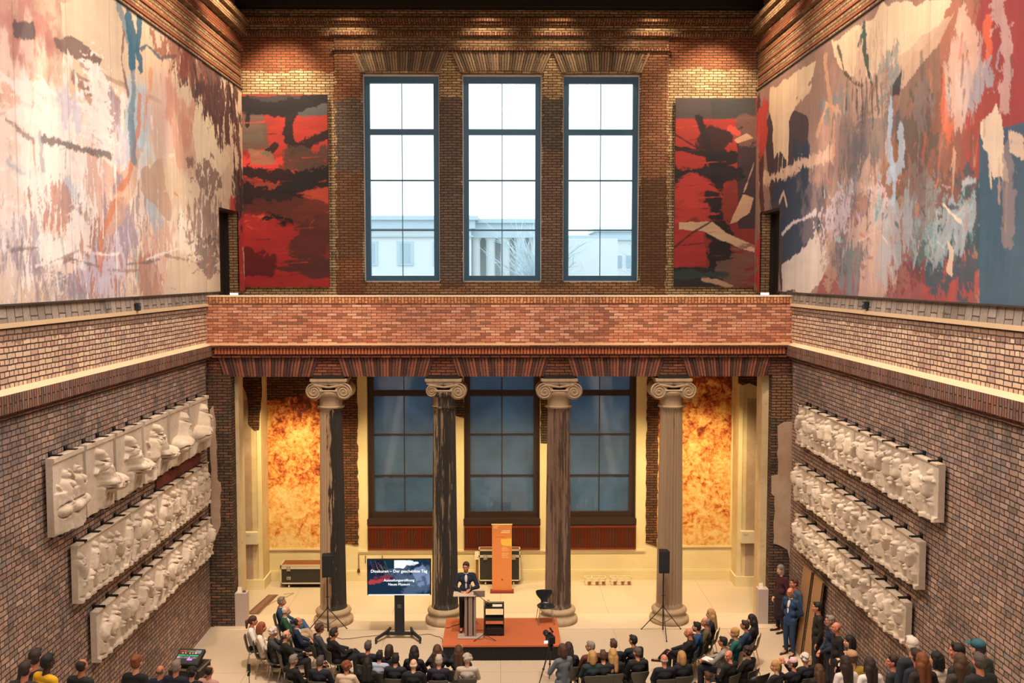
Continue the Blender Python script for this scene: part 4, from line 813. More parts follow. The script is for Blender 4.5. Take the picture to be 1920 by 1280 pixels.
def row(sx, edges, ys, z0, z1, style, nm, seed, descs):
    n = len(edges)
    for i, (a, b) in enumerate(edges):
        fy = lambda x: ys[0] + (ys[1] - ys[0]) * (x - edges[0][0]) / (edges[-1][1] - edges[0][0])
        st = style if isinstance(style, str) else style[i]
        relief(sx, a, b, (fy(a), fy(b)), z0, z1, st, seed + i, '%s relief, %s from %s, %s' % (descs, ordn[i], 'left end' if sx < 0 else 'column side', nm.replace('reliefs ', '')), nm)
row(-1, [(93, 154), (156, 211), (213, 264), (266, 312), (314, 350), (352, 388)], (852, 740), 5.1, 6.5, ['seated', 'high', 'high', 'high', 'high', 'high'], 'top row of reliefs on the left wall', 10, 'rounded plaster')
row(-1, [(140, 240), (241, 291), (293, 328), (330, 366), (367, 388)], (1015, 866), 3.62, 4.72, 'low', 'middle row of reliefs on the left wall', 30, 'shallow plaster')
row(-1, [(176, 248), (249, 309), (310, 393)], (1135, 972), 2.2, 3.2, 'deep', 'bottom row of reliefs on the left wall', 40, 'crowded plaster')
row(1, [(1500, 1513), (1514, 1605), (1606, 1648), (1649, 1702), (1704, 1765)], (755, 868), 5.3, 6.33, 'deep', 'top row of reliefs on the right wall', 50, 'plaster')
row(1, [(1495, 1544), (1545, 1619), (1621, 1729)], (870, 1010), 3.83, 4.74, 'deep', 'middle row of reliefs on the right wall', 60, 'plaster battle')
row(1, [(1494, 1587), (1588, 1635), (1637, 1703)], (962, 1125), 2.55, 3.4, 'deep', 'bottom row of reliefs on the right wall', 71, 'plaster striding figures')
m = MB().prism([(0, 0), (3.4, 0), (3.4, .42), (0, .42)], 0, .015)
o = m.build('trim_54', P('#6b3325', .9, var=.5, scale=4)); o.location = (-7.985, 26.3, 4.66); o.rotation_euler = (0, 0, -PI / 2); struct(o, 'exposed dark red brick strip under the top left reliefs')
for sx, px, py, nm in ((-1, 254, 575, 'left'), (1, 1627, 572, 'right')):
    X_, Y_, Z_ = at(px, py, X=sx * 7.97); t = thing('wall_device', 'small dark box fixed to the %s wall sill below the painting' % nm, 'device', (sx * 7.97, Y_, Z_ - .07))
    m = MB().cb((-sx * .05, 0, .07), (.1, .13, .17)); m.build('housing', P('#20262b', .5), t, bevel=.01); MB().lathe([(.03, 0), (.03, .02)], 12, M=Matrix.Translation((-sx * .1, 0, .09)) @ Matrix.Rotation(-sx * PI / 2, 4, 'Y')).build('lens', P('#5a6670', .3), t)

# ------------------------------------------------------------------ ionic columns
def column_mat(name, stone, dark, bias, kx, kz, streak=1.0):
    g = G(name); tc = g.add('ShaderNodeTexCoord').outputs['Object']; x, y, z = g.sep(tc)
    n1 = g.noise(g.vec(g.math('MULTIPLY', x, 7), g.math('MULTIPLY', y, 7), g.math('MULTIPLY', z, .9 * streak)), 1.4, 6, .65)
    n2 = g.noise(g.vec(g.math('MULTIPLY', x, 14), g.math('MULTIPLY', y, 14), g.math('MULTIPLY', z, 3)), 1, 4, .6)
    f = g.math('ADD', g.math('MULTIPLY', n1, .75), g.math('MULTIPLY', n2, .25))
    f = g.math('ADD', f, g.math('MULTIPLY', x, kx)); f = g.math('ADD', f, g.math('MULTIPLY', g.math('SUBTRACT', z, 3), kz)); f = g.math('ADD', f, bias)
    st = g.mix(n1, L4(stone), tuple(v * .6 for v in lin(stone)) + (1,))
    c = g.mix(g.ramp(f, [(.49, 0.0), (.53, 1.0)]), st, g.mix(n2, L4(dark), tuple(v * 1.8 for v in lin(dark)) + (1,)))
    g.col(c); g.b.inputs['Roughness'].default_value = .75; g.bump(n2, .25, .02); return g.m
CM = [column_mat('column_stone_black_right_half', '#c2a582', '#2b2722', 0.0, .95, 0), column_mat('column_stone_mostly_black', '#a08a6c', '#2c2925', .065, .12, 0, .3),
      column_mat('column_stone_brown_streaked', '#8d7360', '#3f332a', -.0, .1, 0, .3), column_mat('column_stone_tan', '#ab9377', '#4d443a', -.13, .12, .02, .4)]
M_basestone = column_mat('column_base_stone', '#b9a283', '#6d5c4a', -.1, 0, 0)
def spiral(m, cx, cz, y, s_, r0=.20, turns=2.6):
    pts = []; rs = []
    for i in range(46):
        k = i / 45; a = PI / 2 + s_ * -1 * k * turns * 2 * PI; r = r0 * (1 - k) ** .85 + .012; pts.append((cx + r * math.cos(a), y, cz + r * math.sin(a))); rs.append(.024 * (1 - .6 * k))
    m.tube(pts, rs, 6); m.ell((cx, y, cz), (.035, .03, .035))
def column(i, cx, mat, broken=False):
    t = thing('ionic_column', ['left outer fluted column, pale with its right side black', 'left inner fluted column, almost all blackened, broken volute', 'right inner fluted column, brown and dark streaked', 'right outer fluted column, mostly pale tan stone'][i], 'column', (cx, 27.35, .015), 0, 'ionic columns under the gallery')
    MB().lathe([(.52, 0), (.54, .03), (.555, .09), (.54, .15), (.50, .18), (.47, .20), (.455, .24), (.465, .28), (.49, .31), (.495, .35), (.475, .39), (.43, .415), (.40, .43)], 40).build('base', M_basestone, t, True)
    vs = []; fs = []; N = 24; S = 8; n = N * S; Z = [.42, .5, .56, 1.5, 2.5, 3.5, 4.5, 5.4, 5.92, 5.98, 6.04]
    for j, z in enumerate(Z):
        k = (z - .42) / 5.6; r = .365 - .05 * k - .01 * k * k; fl = 0 if j in (0, 1, 9, 10) else 1
        if j in (0, 10): r += .02
        for a_ in range(n):
            a = 2 * PI * a_ / n; ph = (a_ % S) / S; d = .042 * math.sin(PI * min(1, max(0, (ph - .12) / .88))) * fl if ph > .12 else 0
            vs.append(((r - d) * math.cos(a), (r - d) * math.sin(a), z))
    for j in range(len(Z) - 1):
        for a_ in range(n): fs.append((j * n + a_, j * n + (a_ + 1) % n, (j + 1) * n + (a_ + 1) % n, (j + 1) * n + a_))
    fs.append(tuple(range(n - 1, -1, -1))); fs.append(tuple((len(Z) - 1) * n + a_ for a_ in range(n)))
    MB().q(vs, fs).build('shaft', mat, t)
    MB().lathe([(.335, 6.03), (.37, 6.05), (.37, 6.08), (.31, 6.1), (.31, 6.32), (.36, 6.36), (.41, 6.42), (.42, 6.48), (.36, 6.52), (.3, 6.56)], 32).build('necking', CM[1] if i == 1 else M_basestone, t, True)
    capt = MB(); capt.box(-.46, .46, -.38, .38, 6.70, 6.75); capt.box(-.50, .50, -.42, .42, 6.79, 6.86); capt.box(-.47, .47, -.39, .39, 6.75, 6.79)
    for yy in (-.36, .36):                              # channel dipping between the scrolls
        capt.tube([(-.4, yy, 6.70), (-.2, yy, 6.66), (0, yy, 6.63), (.2, yy, 6.66), (.4, yy, 6.70)], .035, 8); capt.box(-.36, .36, -abs(yy) + .02, abs(yy) - .02, 6.5, 6.70)
        capt.tube([(-.24, yy * 1.04, 6.53), (.24, yy * 1.04, 6.53)], .03, 8)
    c_ = capt.build('capital', M_basestone, t, True)
    for m_ in (c_,): m_.data.polygons.foreach_set('use_smooth', [False] * len(m_.data.polygons))
    MB().box(-.42, .42, -.36, .36, 6.86, 6.94).build('impost_block', M_dark, t)
    for s_ in (-1, 1):
        m = MB(); Rm = Matrix.Rotation(PI / 2, 4, 'X'); R0 = .235 if not (broken and s_ < 0) else .16; dx = .40 if not (broken and s_ < 0) else .32
        m.lathe([(R0 * .9, -.36), (R0, -.34), (R0 * .82, -.2), (R0 * .72, 0), (R0 * .82, .2), (R0, .34), (R0 * .9, .36)], 24, M=Matrix.Translation((s_ * dx, 0, 6.52)) @ Rm)
        spiral(m, s_ * dx, 6.52, -.37, s_, R0 * .88); spiral(m, s_ * dx, 6.52, .37, s_, R0 * .88)
        m.build('volute', M_basestone, t, True)
    return t
for i, cx in enumerate(CX): column(i, cx, CM[i], i == 1)

# radiator grilles below the lower windows
for i, (a, b) in enumerate(LW):
    t = thing('radiator_grille', 'copper brown slatted grille below the %s lower window' % ['left', 'middle', 'right'][i], 'grille', (a, YB - .06, 1.0), 0, 'slatted grilles below the windows')
    m = MB(); m.box(0, b - a, -.02, .03, 0, .05); m.box(0, b - a, -.02, .03, .70, .76); m.box(0, .008, -.02, .03, .0, .76); m.box(b - a - .008, b - a, -.02, .03, 0, .76); m.build('frame', M_cop, t)
    m = MB(); n = int((b - a) / .045)
    for k in range(n): m.box(k * .045 + .008, k * .045 + .03, -.012, .012, .05, .70)
    m.build('slats', M_cop, t); MB().box(0, b - a, .035, .05, 0, .76).build('backing', P('#1c100b', .9), t)

# wall-mounted information panels
for x, z, nm, yf in ((-7.65, 1.46, 'left', 30.25), (7.66, 1.4, 'right', 30.42)):
    t = thing('information_panel', 'small cream information panel on the %s pilaster' % nm, 'sign', (x, yf, z))
    MB().box(-.21, .21, -.16, 0, 0, .38).build('panel', P('#d9cdb2', .6, var=.03), t, bevel=.008)
    m = MB()
    for k in range(3): m.box(-.14, -.14 + .18 - k * .03, -.163, -.159, .30 - k * .03, .306 - k * .03)
    m.build('text_lines', P('#8d8068', .8), t)

# ------------------------------------------------------------------ stage and the things on and around it
M_blk = P('#14161a', .55, var=.1); M_steel = P('#b8b2a8', .3, .8); M_alu = P('#d8cdb8', .4, .3); M_rub = P('#0d0e10', .7)
g = G('orange_stage_carpet'); p = g.pos()
c = g.mix(g.noise(p, 60, 3), L4('#a8552e'), L4('#bd6a40')); c = g.mix(g.math('MULTIPLY', g.ramp(g.noise(p, 2.2, 4), [(.5, 0.0), (.7, 1.0)]), .3), c, L4('#9a4a26')); g.col(c); g.b.inputs['Roughness'].default_value = .9; M_carpet = g.m
t = thing('stage_platform', 'low stage with orange top and black front skirt between the inner columns', 'stage', (0, 25.5, 0))
MB().box(-1.47, 1.53, -1.0, 1.0, .35, .40).build('deck', M_carpet, t, bevel=.006)
m = MB()
for i in range(60):
    x = -1.45 + i * .0495; m.box(x, x + .03, -.985 - .006 * (i % 2), -.97, 0, .35)
m.box(-1.45, 1.51, -.97, .97, 0, .35); m.build('skirt', P('#111214', .9), t)

def text_mesh(name, body, size, loc, mat, parent, align='CENTER', extrude=.002):
    cu = bpy.data.curves.new(name, 'FONT'); cu.body = body; cu.size = size; cu.align_x = align; cu.extrude = extrude; cu.resolution_u = 3
    o = bpy.data.objects.new(name, cu); C.objects.link(o); dg = bpy.context.evaluated_depsgraph_get(); dg.update()
    me = bpy.data.meshes.new_from_object(o.evaluated_get(dg)); C.objects.unlink(o); bpy.data.objects.remove(o)
    me.materials.clear(); me.materials.append(mat); o2 = bpy.data.objects.new(name, me); C.objects.link(o2); o2.parent = parent
    o2.location = loc; o2.rotation_euler = (PI / 2, 0, 0); return o2
def emis(name, c, s):
    g = G(name); g.n.remove(g.b); e = g.add('ShaderNodeEmission'); e.inputs[0].default_value = L4(c); e.inputs[1].default_value = s; g.nt.links.new(e.outputs[0], g.out.inputs[0]); return g.m
# screen on wheeled stand
t = thing('display_screen', 'large flat screen on a black wheeled stand showing white title lines', 'screen', (-2.70, 26.1, 0))
MB().cb((0, 0, 1.67), (1.70, .07, .98)).build('housing', M_blk, t, bevel=.01)
cv = Canvas(1.64, .92, .012, '#16283a')
cv.cloud(1.2, .5, .9, .6, '#4a5a70', .8, 2.5, .42, .15); cv.cloud(.3, .8, .4, .3, '#1a1420', .9, 3, .4, .1); cv.stroke([(.0, .32), (.25, .36), (.55, .42)], .09, '#a83a3c', .85, .9); cv.cloud(.3, .38, .3, .08, '#7a2a34', .7, 8, .5, .05); cv.cloud(1.4, .45, .4, .35, '#8090b0', .6, 6, .5, .1)
cv.poly([(.68, .92), (1.0, .92), (1.05, .82), (.95, .72), (.7, .7)], '#e0e6ee', .95, .05); cv.cloud(1.12, .85, .25, .12, '#d8dde8', .9, 10, .45, .05); cv.poly([(.4, .92), (.66, .92), (.68, .7), (.5, .66), (.42, .75)], '#0f2c36', .95, .04)
for i in range(16): cv.stroke([(.06 + i * .025, .9 - (i * 7 % 5) * .05), (.12 + i * .03, .72 - (i * 5 % 4) * .06)], .012, ['#c8c0cc', '#7a3040', '#e6dfe4'][i % 3], .8)
for i in range(26): cv.stroke([(random.uniform(.9, 1.6), random.uniform(.05, .8))] * 2, .015, '#a8b6d0', .8)
g = G('lit_screen'); a_ = g.add('ShaderNodeAttribute'); a_.attribute_name = 'paint'; e = g.add('ShaderNodeEmission'); g.nt.links.new(a_.outputs['Color'], e.inputs[0]); e.inputs[1].default_value = 1.1; g.nt.links.new(e.outputs[0], g.out.inputs[0])
o = cv.mesh('screen', g.m, t); o.location = (-.82, -.037, 1.21)
M_wtxt = emis('lit_white_lettering', '#ffffff', 1.15)
text_mesh('text_line', 'Dioskuren \u2013 Der geschenkte Tag', .112, (.0, -.042, 1.83 - .03), M_wtxt, t)
text_mesh('text_line', 'Ausstellungser\u00f6ffnung', .092, (.0, -.042, 1.56), M_wtxt, t); text_mesh('text_line', 'Neues Museum', .092, (.0, -.042, 1.45), M_wtxt, t)
MB().box(-.82, .82, -.04, -.036, 1.185, 1.21).build('lit_edge', emis('lit_white_edge', '#e8eef4', 1.0), t)
m = MB(); m.box(-.13, .13, -.03, .05, .1, 1.2); m.build('post', M_blk, t, bevel=.01); MB().box(-.05, .05, -.036, -.03, .83, .93).build('plate', P('#4a4d50', .5), t)
m = MB(); m.box(-.36, .36, -.04, .04, .09, .17); m.build('crossbar', M_blk, t, bevel=.01)
for s_ in (-1, 1):
    l = MB().tube([(s_ * .28, .3, .17), (s_ * .34, 0, .17), (s_ * .58, -.36, .12), (s_ * .58, -.42, .08)], [.035, .05, .04, .035], 8).build('leg', M_blk, t, True)
    MB().lathe([(.04, -.02), (.04, .02)], 14, M=Matrix.Translation((s_ * .58, -.40, .042)) @ Matrix.Rotation(PI / 2, 4, 'Y')).build('castor', M_rub, l, True)
    MB().lathe([(.04, -.02), (.04, .02)], 14, M=Matrix.Translation((s_ * .29, .28, .042)) @ Matrix.Rotation(PI / 2, 4, 'Y')).build('castor', M_rub, l, True)

# loudspeakers on tripods
def tripod_speaker(x, y, ztop, label1, label2, rz=0, splay=.62):
    t = thing('speaker_stand', label1, 'stand', (x, y, 0), rz, 'speaker tripods beside the outer columns')
    MB().tube([(0, 0, .1), (0, 0, ztop - .605)], .018, 10).build('pole', M_blk, t, True); MB().lathe([(.03, 0), (.035, .03), (.03, .06)], 12, (0, 0, .72)).build('collar', M_blk, t)
    MB().tube([(-.05, 0, 1.05), (.05, 0, 1.05)], .012, 8).build('knob', M_blk, t)
    for k in range(3):
        a = -PI / 2 + k * 2 * PI / 3; d = Vector((math.cos(a), math.sin(a), 0))
        l = MB().tube([d * .03 + Vector((0, 0, .72)), d * splay + Vector((0, 0, .02))], .012, 8).build('leg', M_blk, t, True); MB().ell(d * splay + Vector((0, 0, .02)), (.022, .022, .02)).build('rubber_foot', M_rub, l)
        MB().tube([Vector((0, 0, .28)), d * splay * .5 + Vector((0, 0, .38))], .008, 6).build('brace', M_blk, t)
    s = thing('loudspeaker', label2, 'speaker', (x, y, ztop - .6), rz, 'loudspeakers on tripods')
    m = MB(); m.prismz([(-.145, -.14), (.145, -.14), (.11, .14), (-.11, .14)], 0, .6); m.build('cabinet', M_blk, s, bevel=.015)
    MB().box(-.125, .125, -.152, -.142, .03, .57).build('grille', P('#1c1f24', .8, scale=120, var=.4), s)
tripod_speaker(-4.66, 26.35, 2.22, 'black tripod stand holding a speaker before the left outer column', 'black loudspeaker on tripod before the left outer column', .25)
tripod_speaker(4.40, 26.35, 2.30, 'black tripod stand holding a speaker before the right outer column', 'black loudspeaker on tripod before the right outer column', 0)

# lectern
t = thing('lectern', 'slim grey lectern with side tray on the stage, speaker behind it', 'lectern', (-.77, 25.05, .40))
m = MB(); m.prismz([(-.33, -.14), (.33, -.14), (.33, .2), (-.33, .2)], 0, .045); m.build('base', P('#b8a59a', .4, .2), t, bevel=.015)
m = MB(); m.box(-.15, -.085, -.06, .07, .04, 1.12); m.box(-.05, .05, -.07, .07, .04, 1.12); m.box(.08, .14, -.06, .07, .04, 1.12); m.build('upright', P('#94857a', .4, .2), t, bevel=.008)
MB().box(-.085, .08, -.02, .05, .04, 1.10).build('core', P('#3c2f2a', .5), t)
MB().box(-.44, .13, -.1, .25, 1.10, 1.13).build('tray', P('#c9b9a4', .4), t, bevel=.006)
MB().box(.08, .37, -.07, -.045, 1.08, 1.24).build('front_panel', P('#7a6a64', .5), t, bevel=.004)
# microphone stand
t = thing('microphone_stand', 'black boom microphone stand between lectern and shelf trolley', 'stand', (-.42, 24.95, .40))
MB().tube([(0, 0, .1), (0, 0, 1.02)], .009, 8).build('pole', M_blk, t); MB().tube([(.22, 0, .86), (-.02, -.01, 1.03), (-.34, -.03, 1.30)], .008, 8).build('boom', M_blk, t)
MB().lathe([(.012, 0), (.014, .07), (.024, .085), (.026, .12), (.015, .14)], 12, (-.35, -.03, 1.29)).build('microphone', M_steel, t, True)
for k, a in enumerate((3.9, 5.7, 1.7)): MB().tube([(0, 0, .12), (.36 * math.cos(a), .36 * math.sin(a) * .8, .01)], .009, 6).build('leg', M_blk, t)
# trolley
t = thing('shelf_trolley', 'narrow black three-shelf trolley standing on the orange stage', 'trolley', (-.16, 25.3, .40))
m = MB()
for x in (-.24, .24):
    for y in (-.16, .16): m.box(x - .012, x + .012, y - .012, y + .012, .02, .80)
m.box(-.24, -.235, -.16, .16, .78, .80); m.box(.235, .24, -.16, .16, .78, .80); m.box(-.24, .24, .155, .16, .78, .80); m.box(-.24, .24, -.16, -.155, .03, .05); m.box(-.24, .24, .155, .16, .03, .05)
m.build('frame', M_blk, t)
for z, h in ((.04, .16), (.40, .05), (.72, .05)):
    m = MB(); m.box(-.23, .23, -.15, .15, z, z + .015); m.box(-.23, .23, -.165, -.15, z, z + h); m.box(-.23, .23, .15, .165, z, z + h); m.box(-.245, -.23, -.15, .15, z, z + h); m.box(.23, .245, -.15, .15, z, z + h); m.build('shelf', M_blk, t)
MB().box(-.2, .2, -.13, .13, .06, .18).build('folded_cloth', P('#1d1a16', .8), t)
tag(MB().box(-.05, .2, -.12, .1, 1.137, 1.15).build('paper_stack', P('#e6dccf', .7), loc=(-.16, 25.3, 0)), 'white paper stack on the top shelf of the stage trolley', 'paper')
m = MB().lathe([(.03, 0), (.005, .004), (.005, .06), (.03, .08), (.036, .13), (.032, .16), (.03, .158), (.033, .13), (.028, .085), (.001, .075)], 16)
gl = G('drinking_glass'); gl.b.inputs['Transmission Weight'].default_value = 1; gl.b.inputs['Roughness'].default_value = .02; gl.col((1, .97, .9, 1))
tag(m.build('wine_glass', gl.m, None, True, loc=(-.32, 25.32, 1.137)), 'stemmed glass on the top shelf of the stage trolley', 'glass')

# bentwood-shell chairs
def shell_chair(waist, mat, legmat, name, label, group):
    t = thing(name, label, 'chair', group=group)
    prof = [(.23, .44, .19), (.19, .455, .22), (.08, .45, .235), (-.04, .445, .23), (-.14, .45, .205), (-.19, .47, .17 * waist), (-.22, .52, .145 * waist), (-.235, .58, .15 * waist), (-.25, .66, .19), (-.265, .74, .225), (-.28, .80, .23), (-.285, .83, .20)]
    nu = 9; vs = []; fs = []
    for y, z, w in prof:
        for i in range(nu):
            k = -1 + 2 * i / (nu - 1); back = z > .5
            vs.append((k * w, y + (.035 * k * k if back else 0), z + (0 if back else .02 * k * k)))
    for j in range(len(prof) - 1):
        for i in range(nu - 1): fs.append((j * nu + i, j * nu + i + 1, (j + 1) * nu + i + 1, (j + 1) * nu + i))
    o = MB().q(vs, fs).build('seat_shell', mat, t, True); s_ = o.modifiers.new('thick', 'SOLIDIFY'); s_.thickness = .014; b_ = o.modifiers.new('sub', 'SUBSURF'); b_.levels = 1; b_.render_levels = 1
    for sx in (-1, 1):
        for sy in (-1, 1): MB().tube([(sx * .08, sy * .05 - .01, .425), (sx * .17, sy * .13 - .01, .415), (sx * .22, sy * .21 - .01, .005)], .009, 8).build('leg', legmat, t, True)
    return t
ch = shell_chair(.62, P('#15191c', .35), M_steel, 'stage_chair', 'empty black chair with an hourglass back on the stage', None); ch.location = (1.2, 26.1, .40); ch.rotation_euler = (0, 0, PI + .12)

# orange roll-up banner
t = thing('rollup_banner', 'tall orange roll-up banner standing in front of the flight case', 'banner', (.045, 29.9, 0))
M_or = P('#cf8048', .6, var=.03); MB().box(-.30, .30, -.006, .0, .08, 2.12).build('sheet', M_or, t); MB().box(-.36, .36, -.10, .10, 0, .08).build('base_cassette', P('#7c2f1a', .5), t, bevel=.01); MB().box(-.32, .32, -.012, .006, 2.10, 2.13).build('top_rail', P('#ecd6a8', .5), t)
M_cream = P('#f0d49a', .7, var=.02); m = MB()
for a, b, z in ((-.26, -.08, 2.06), (-.26, -.16, 2.03), (-.26, -.12, 2.0)): m.box(a, b, -.009, -.006, z, z + .012)
for a, b, z in ((.0, .25, 1.90), (-.03, .24, 1.85)): m.box(a, b, -.009, -.006, z, z + .025)
for k in range(9): m.box(0 - .01 * (k % 2), .16 + .03 * (k % 3), -.009, -.006, 1.40 - k * .036 - (.03 if k > 3 else 0), 1.408 - k * .036 - (.03 if k > 3 else 0))
m.build('printed_lines', M_cream, t)
MB().prism([(-.04, 1.66), (.297, 1.68), (.297, 1.44), (.06, 1.45), (-.02, 1.50)], -.010, -.006).build('printed_emblem', P('#e2b44a', .7), t); MB().box(-.2, .1, -.009, -.006, 1.72, 1.735).build('printed_red_line', P('#c05a28', .7), t); MB().prism([(-.02, .42), (.03, .43), (.03, .39), (0, .37)], -.009, -.006).build('printed_mark', P('#6b2010', .7), t)

# flight cases
def flight_case(loc, w, d, h, hl, label, wheels=True):
    t = thing('flight_case', label, 'case', loc, 0, None)
    z0 = .13; MB().box(-w / 2 + .02, w / 2 - .02, 0.02, d - .02, .09, z0).build('base_board', M_blk, t)
    MB().box(-w / 2 + .01, w / 2 - .01, .01, d - .01, z0, h - .01).build('body', P('#2c2620', .7, var=.2), t)
    m = MB(); e = .035
    for z in (z0, h - e, hl, hl - e - .008): m.box(-w / 2, w / 2, -.004, .012, z, z + e); m.box(-w / 2, w / 2, d - .012, d + .004, z, z + e); m.box(-w / 2 - .004, -w / 2 + .012, 0, d, z, z + e); m.box(w / 2 - .012, w / 2 + .004, 0, d, z, z + e)
    for x in (-w / 2, w / 2 - e): m.box(x, x + e, -.004, .012, z0, h); m.box(x, x + e, d - .012, d + .004, z0, h)
    m.box(-w / 2, w / 2, -.004, e, h - .006, h + .004); m.box(-w / 2, w / 2, d - e, d, h - .006, h + .004); m.box(-w / 2, -w / 2 + e, 0, d, h - .006, h + .004); m.box(w / 2 - e, w / 2, 0, d, h - .006, h + .004)
    m.build('edge_trim', M_alu, t); MB().box(-w / 2 + e, w / 2 - e, e, d - e, h - .01, h + .001).build('lid_top', P('#7a4526', .6), t)
    for x in (-w * .34, w * .34):
        l = MB().box(x - .06, x + .06, -.02, -.004, hl - .11, hl + .05).build('latch', M_steel, t, bevel=.004); MB().lathe([(.02, 0), (.02, .012)], 12, M=Matrix.Translation((x, -.02, hl - .01)) @ Matrix.Rotation(PI / 2, 4, 'X')).build('latch_knob', M_alu, l)
        if h < .8: hd = MB().box(x - .065, x + .065, -.014, -.004, .26, .36).build('handle_plate', M_steel, t, bevel=.004); MB().box(x - .035, x + .035, -.02, -.012, .29, .315).build('handle_grip', P('#7c4a2a', .5), hd)
        for y in (.06, d - .06): MB().lathe([(.045, -.02), (.045, .02)], 14, M=Matrix.Translation((x, y, .046)) @ Matrix.Rotation(PI / 2, 4, 'Y')).build('castor', P('#d9cbb0', .5), t, True)
flight_case((-6.02, 30.42, 0), 1.62, .60, .72, .64, 'long black flight case with pale metal edges beside the left outer column')
flight_case((-.03, 30.64, 0), 1.30, .36, 1.12, .92, 'tall black flight case standing behind the orange banner')
t = thing('paper_sign', 'blank-looking cream paper sheet taped up at the left edge of the tall flight case', 'sign', (-.55, 30.70, .80)); t['label'] = 'cream paper sheet at the left edge of the tall flight case'
MB().box(-.25, .02, -.02, -.013, 0, .26).build('sheet', P('#f2e6c4', .7, var=.02), t); MB().box(-.2, -.04, -.023, -.02, .07, .08).build('text_line', P('#a8905c', .8), t)
t = thing('wooden_board', 'narrow brown board leaning beside the tall flight case', 'board', (-.74, 30.78, 0)); MB().box(-.035, .035, -.02, .0, 0, .86).build('panel', P('#9a5a30', .6), t)

# pedestals with leaflets
for x, y, h, w, nm in ((-7.17, 27.30, .92, .32, 'left'), (7.31, 27.30, .98, .30, 'right')):
    y -= .28; t = thing('pedestal', 'plain white pedestal in front of the dark brick pier on the %s' % nm, 'pedestal', (x, y, .015), 0, None)
    MB().box(-w / 2, w / 2, -.0, .28, 0, h).build('body', P('#b5a79e', .6, var=.03), t, bevel=.004)
    k = thing('leaflet', 'folded white leaflet standing on the %s pedestal' % nm, 'leaflet', (x - .05, y + .1, h + .015)); m = MB(); m.q([(-.06, 0, 0), (.05, 0, 0), (.05, .04, .14), (-.06, .04, .14), (.05, .08, 0), (-.06, .08, 0)], [(0, 1, 2, 3), (3, 2, 4, 5)]); o = m.build('sheet', P('#e8dcc6', .7), k); o.modifiers.new('t', 'SOLIDIFY').thickness = .004
k = thing('counter_bell', 'small dark rounded object on the left pedestal', 'object', (-7.10, 27.15, .935)); MB().lathe([(.05, 0), (.048, .02), (.03, .045), (.01, .055)], 16).build('body', P('#4a3c34', .5), k, True)
# floor mat, clamps, boards, hooks
o = MB().prismz([(-6.75, 29.75), (-7.05, 29.75), (-7.28, 28.02), (-6.94, 28.02)], .0, .012).build('floor_mat', P('#6a4a36', .9, var=.25, scale=40)); tag(o, 'narrow slanted brown mat on the floor beside the left pedestal', 'mat')
o = MB().prismz([(-6.85, 29.72), (-7.0, 29.72), (-7.18, 28.06), (-7.02, 28.06)], .012, .02).build('ribbed_inlay', P('#7c5a44', .9, var=.4, scale=60), o)
for i, x in enumerate((2.98, 3.78)):
    t = thing('floor_rack', ['left', 'right'][i] + ' low pale metal rack on the floor below the right lower window', 'rack', (x, 30.72, 0), 0, 'low racks on the aisle floor')
    m = MB()
    for z in (.02, .2): m.box(-.33, .33, -.14, -.12, z, z + .025); m.box(-.33, .33, .12, .14, z, z + .025)
    for xx in (-.33, -.12, .12, .31): m.box(xx, xx + .02, -.14, .14, .2, .225); m.box(xx, xx + .02, -.14, -.12, 0, .2); m.box(xx, xx + .02, .12, .14, 0, .2)
    m.build('frame', P('#e0cfae', .4), t); m = MB()
    for xx in (-.24, .0, .2): m.box(xx, xx + .09, -.17, -.12, .03, .12)
    m.build('clamp', P('#8a5034', .5), t)
for i, (px, py) in enumerate(((1511, 1216), (1527, 1232))):
    t = thing('leaning_board', ['brown wooden board leaning on right wall, the one nearer the pier', 'brown wooden board leaning on right wall, the one nearer the viewer'][i], 'board', (7.62, [24.98, 24.12][i], 0), 0, 'boards leaning on the right wall')
    m = MB(); m.q([(0, -.33, 0), (.05, -.33, 0), (.05, .33, 0), (0, .33, 0), (.25, -.33, 2.2), (.30, -.33, 2.2), (.30, .33, 2.2), (.25, .33, 2.2)], [(3, 2, 1, 0), (4, 5, 6, 7), (0, 1, 5, 4), (1, 2, 6, 5), (2, 3, 7, 6), (3, 0, 4, 7)])
    m.build('panel', P('#a07a54', .6, var=.1, scale=3), t, bevel=.004); m = MB(); m.q([(-.004, -.335, 0), (.0, -.36, 0), (.25, -.36, 2.2), (.246, -.335, 2.2)], [(0, 1, 2, 3)]); o = m.build('dark_edge', P('#1c1511', .7), t); o.modifiers.new('t', 'SOLIDIFY').thickness = .01
for i, x in enumerate((-4.28, -3.75)):
    t = thing('wall_hook', ['left', 'right'][i] + ' small dark hook on the wall above the screen', 'hook', (x, YB, .62)); MB().tube([(0, -.0, .17), (0, -.05, .19), (0, -.08, .14), (0, -.06, .0), (0, -.03, -.05)], .012, 6).build('hook', P('#3a2416', .5), t)
t = thing('hanging_tool', 'small dark tool hanging on the wall left of the screen', 'tool', (-4.5, YB, .1)); MB().tube([(0, -.03, .75), (0, -.03, .3)], .012, 6).build('rod', P('#5a3a22', .5), t); MB().lathe([(.04, 0), (.05, .05), (.03, .12)], 12, (0, -.06, .18)).build('head', P('#4a2e1c', .5), t)
def cable(pts, label, r=.008, col='#2a2522'):
    pp = []
    for i in range(len(pts) - 1):
        for k in range(6): t_ = k / 6; pp.append(Vector(pts[i]).lerp(Vector(pts[i + 1]), t_) + Vector((.02 * math.sin(i * 3 + k), .02 * math.cos(i * 5 + k * 1.3), 0)))
    pp.append(Vector(pts[-1])); tag(MB().tube(pp, r, 6).build('floor_cable', P(col, .6), None, True), label, 'cable')
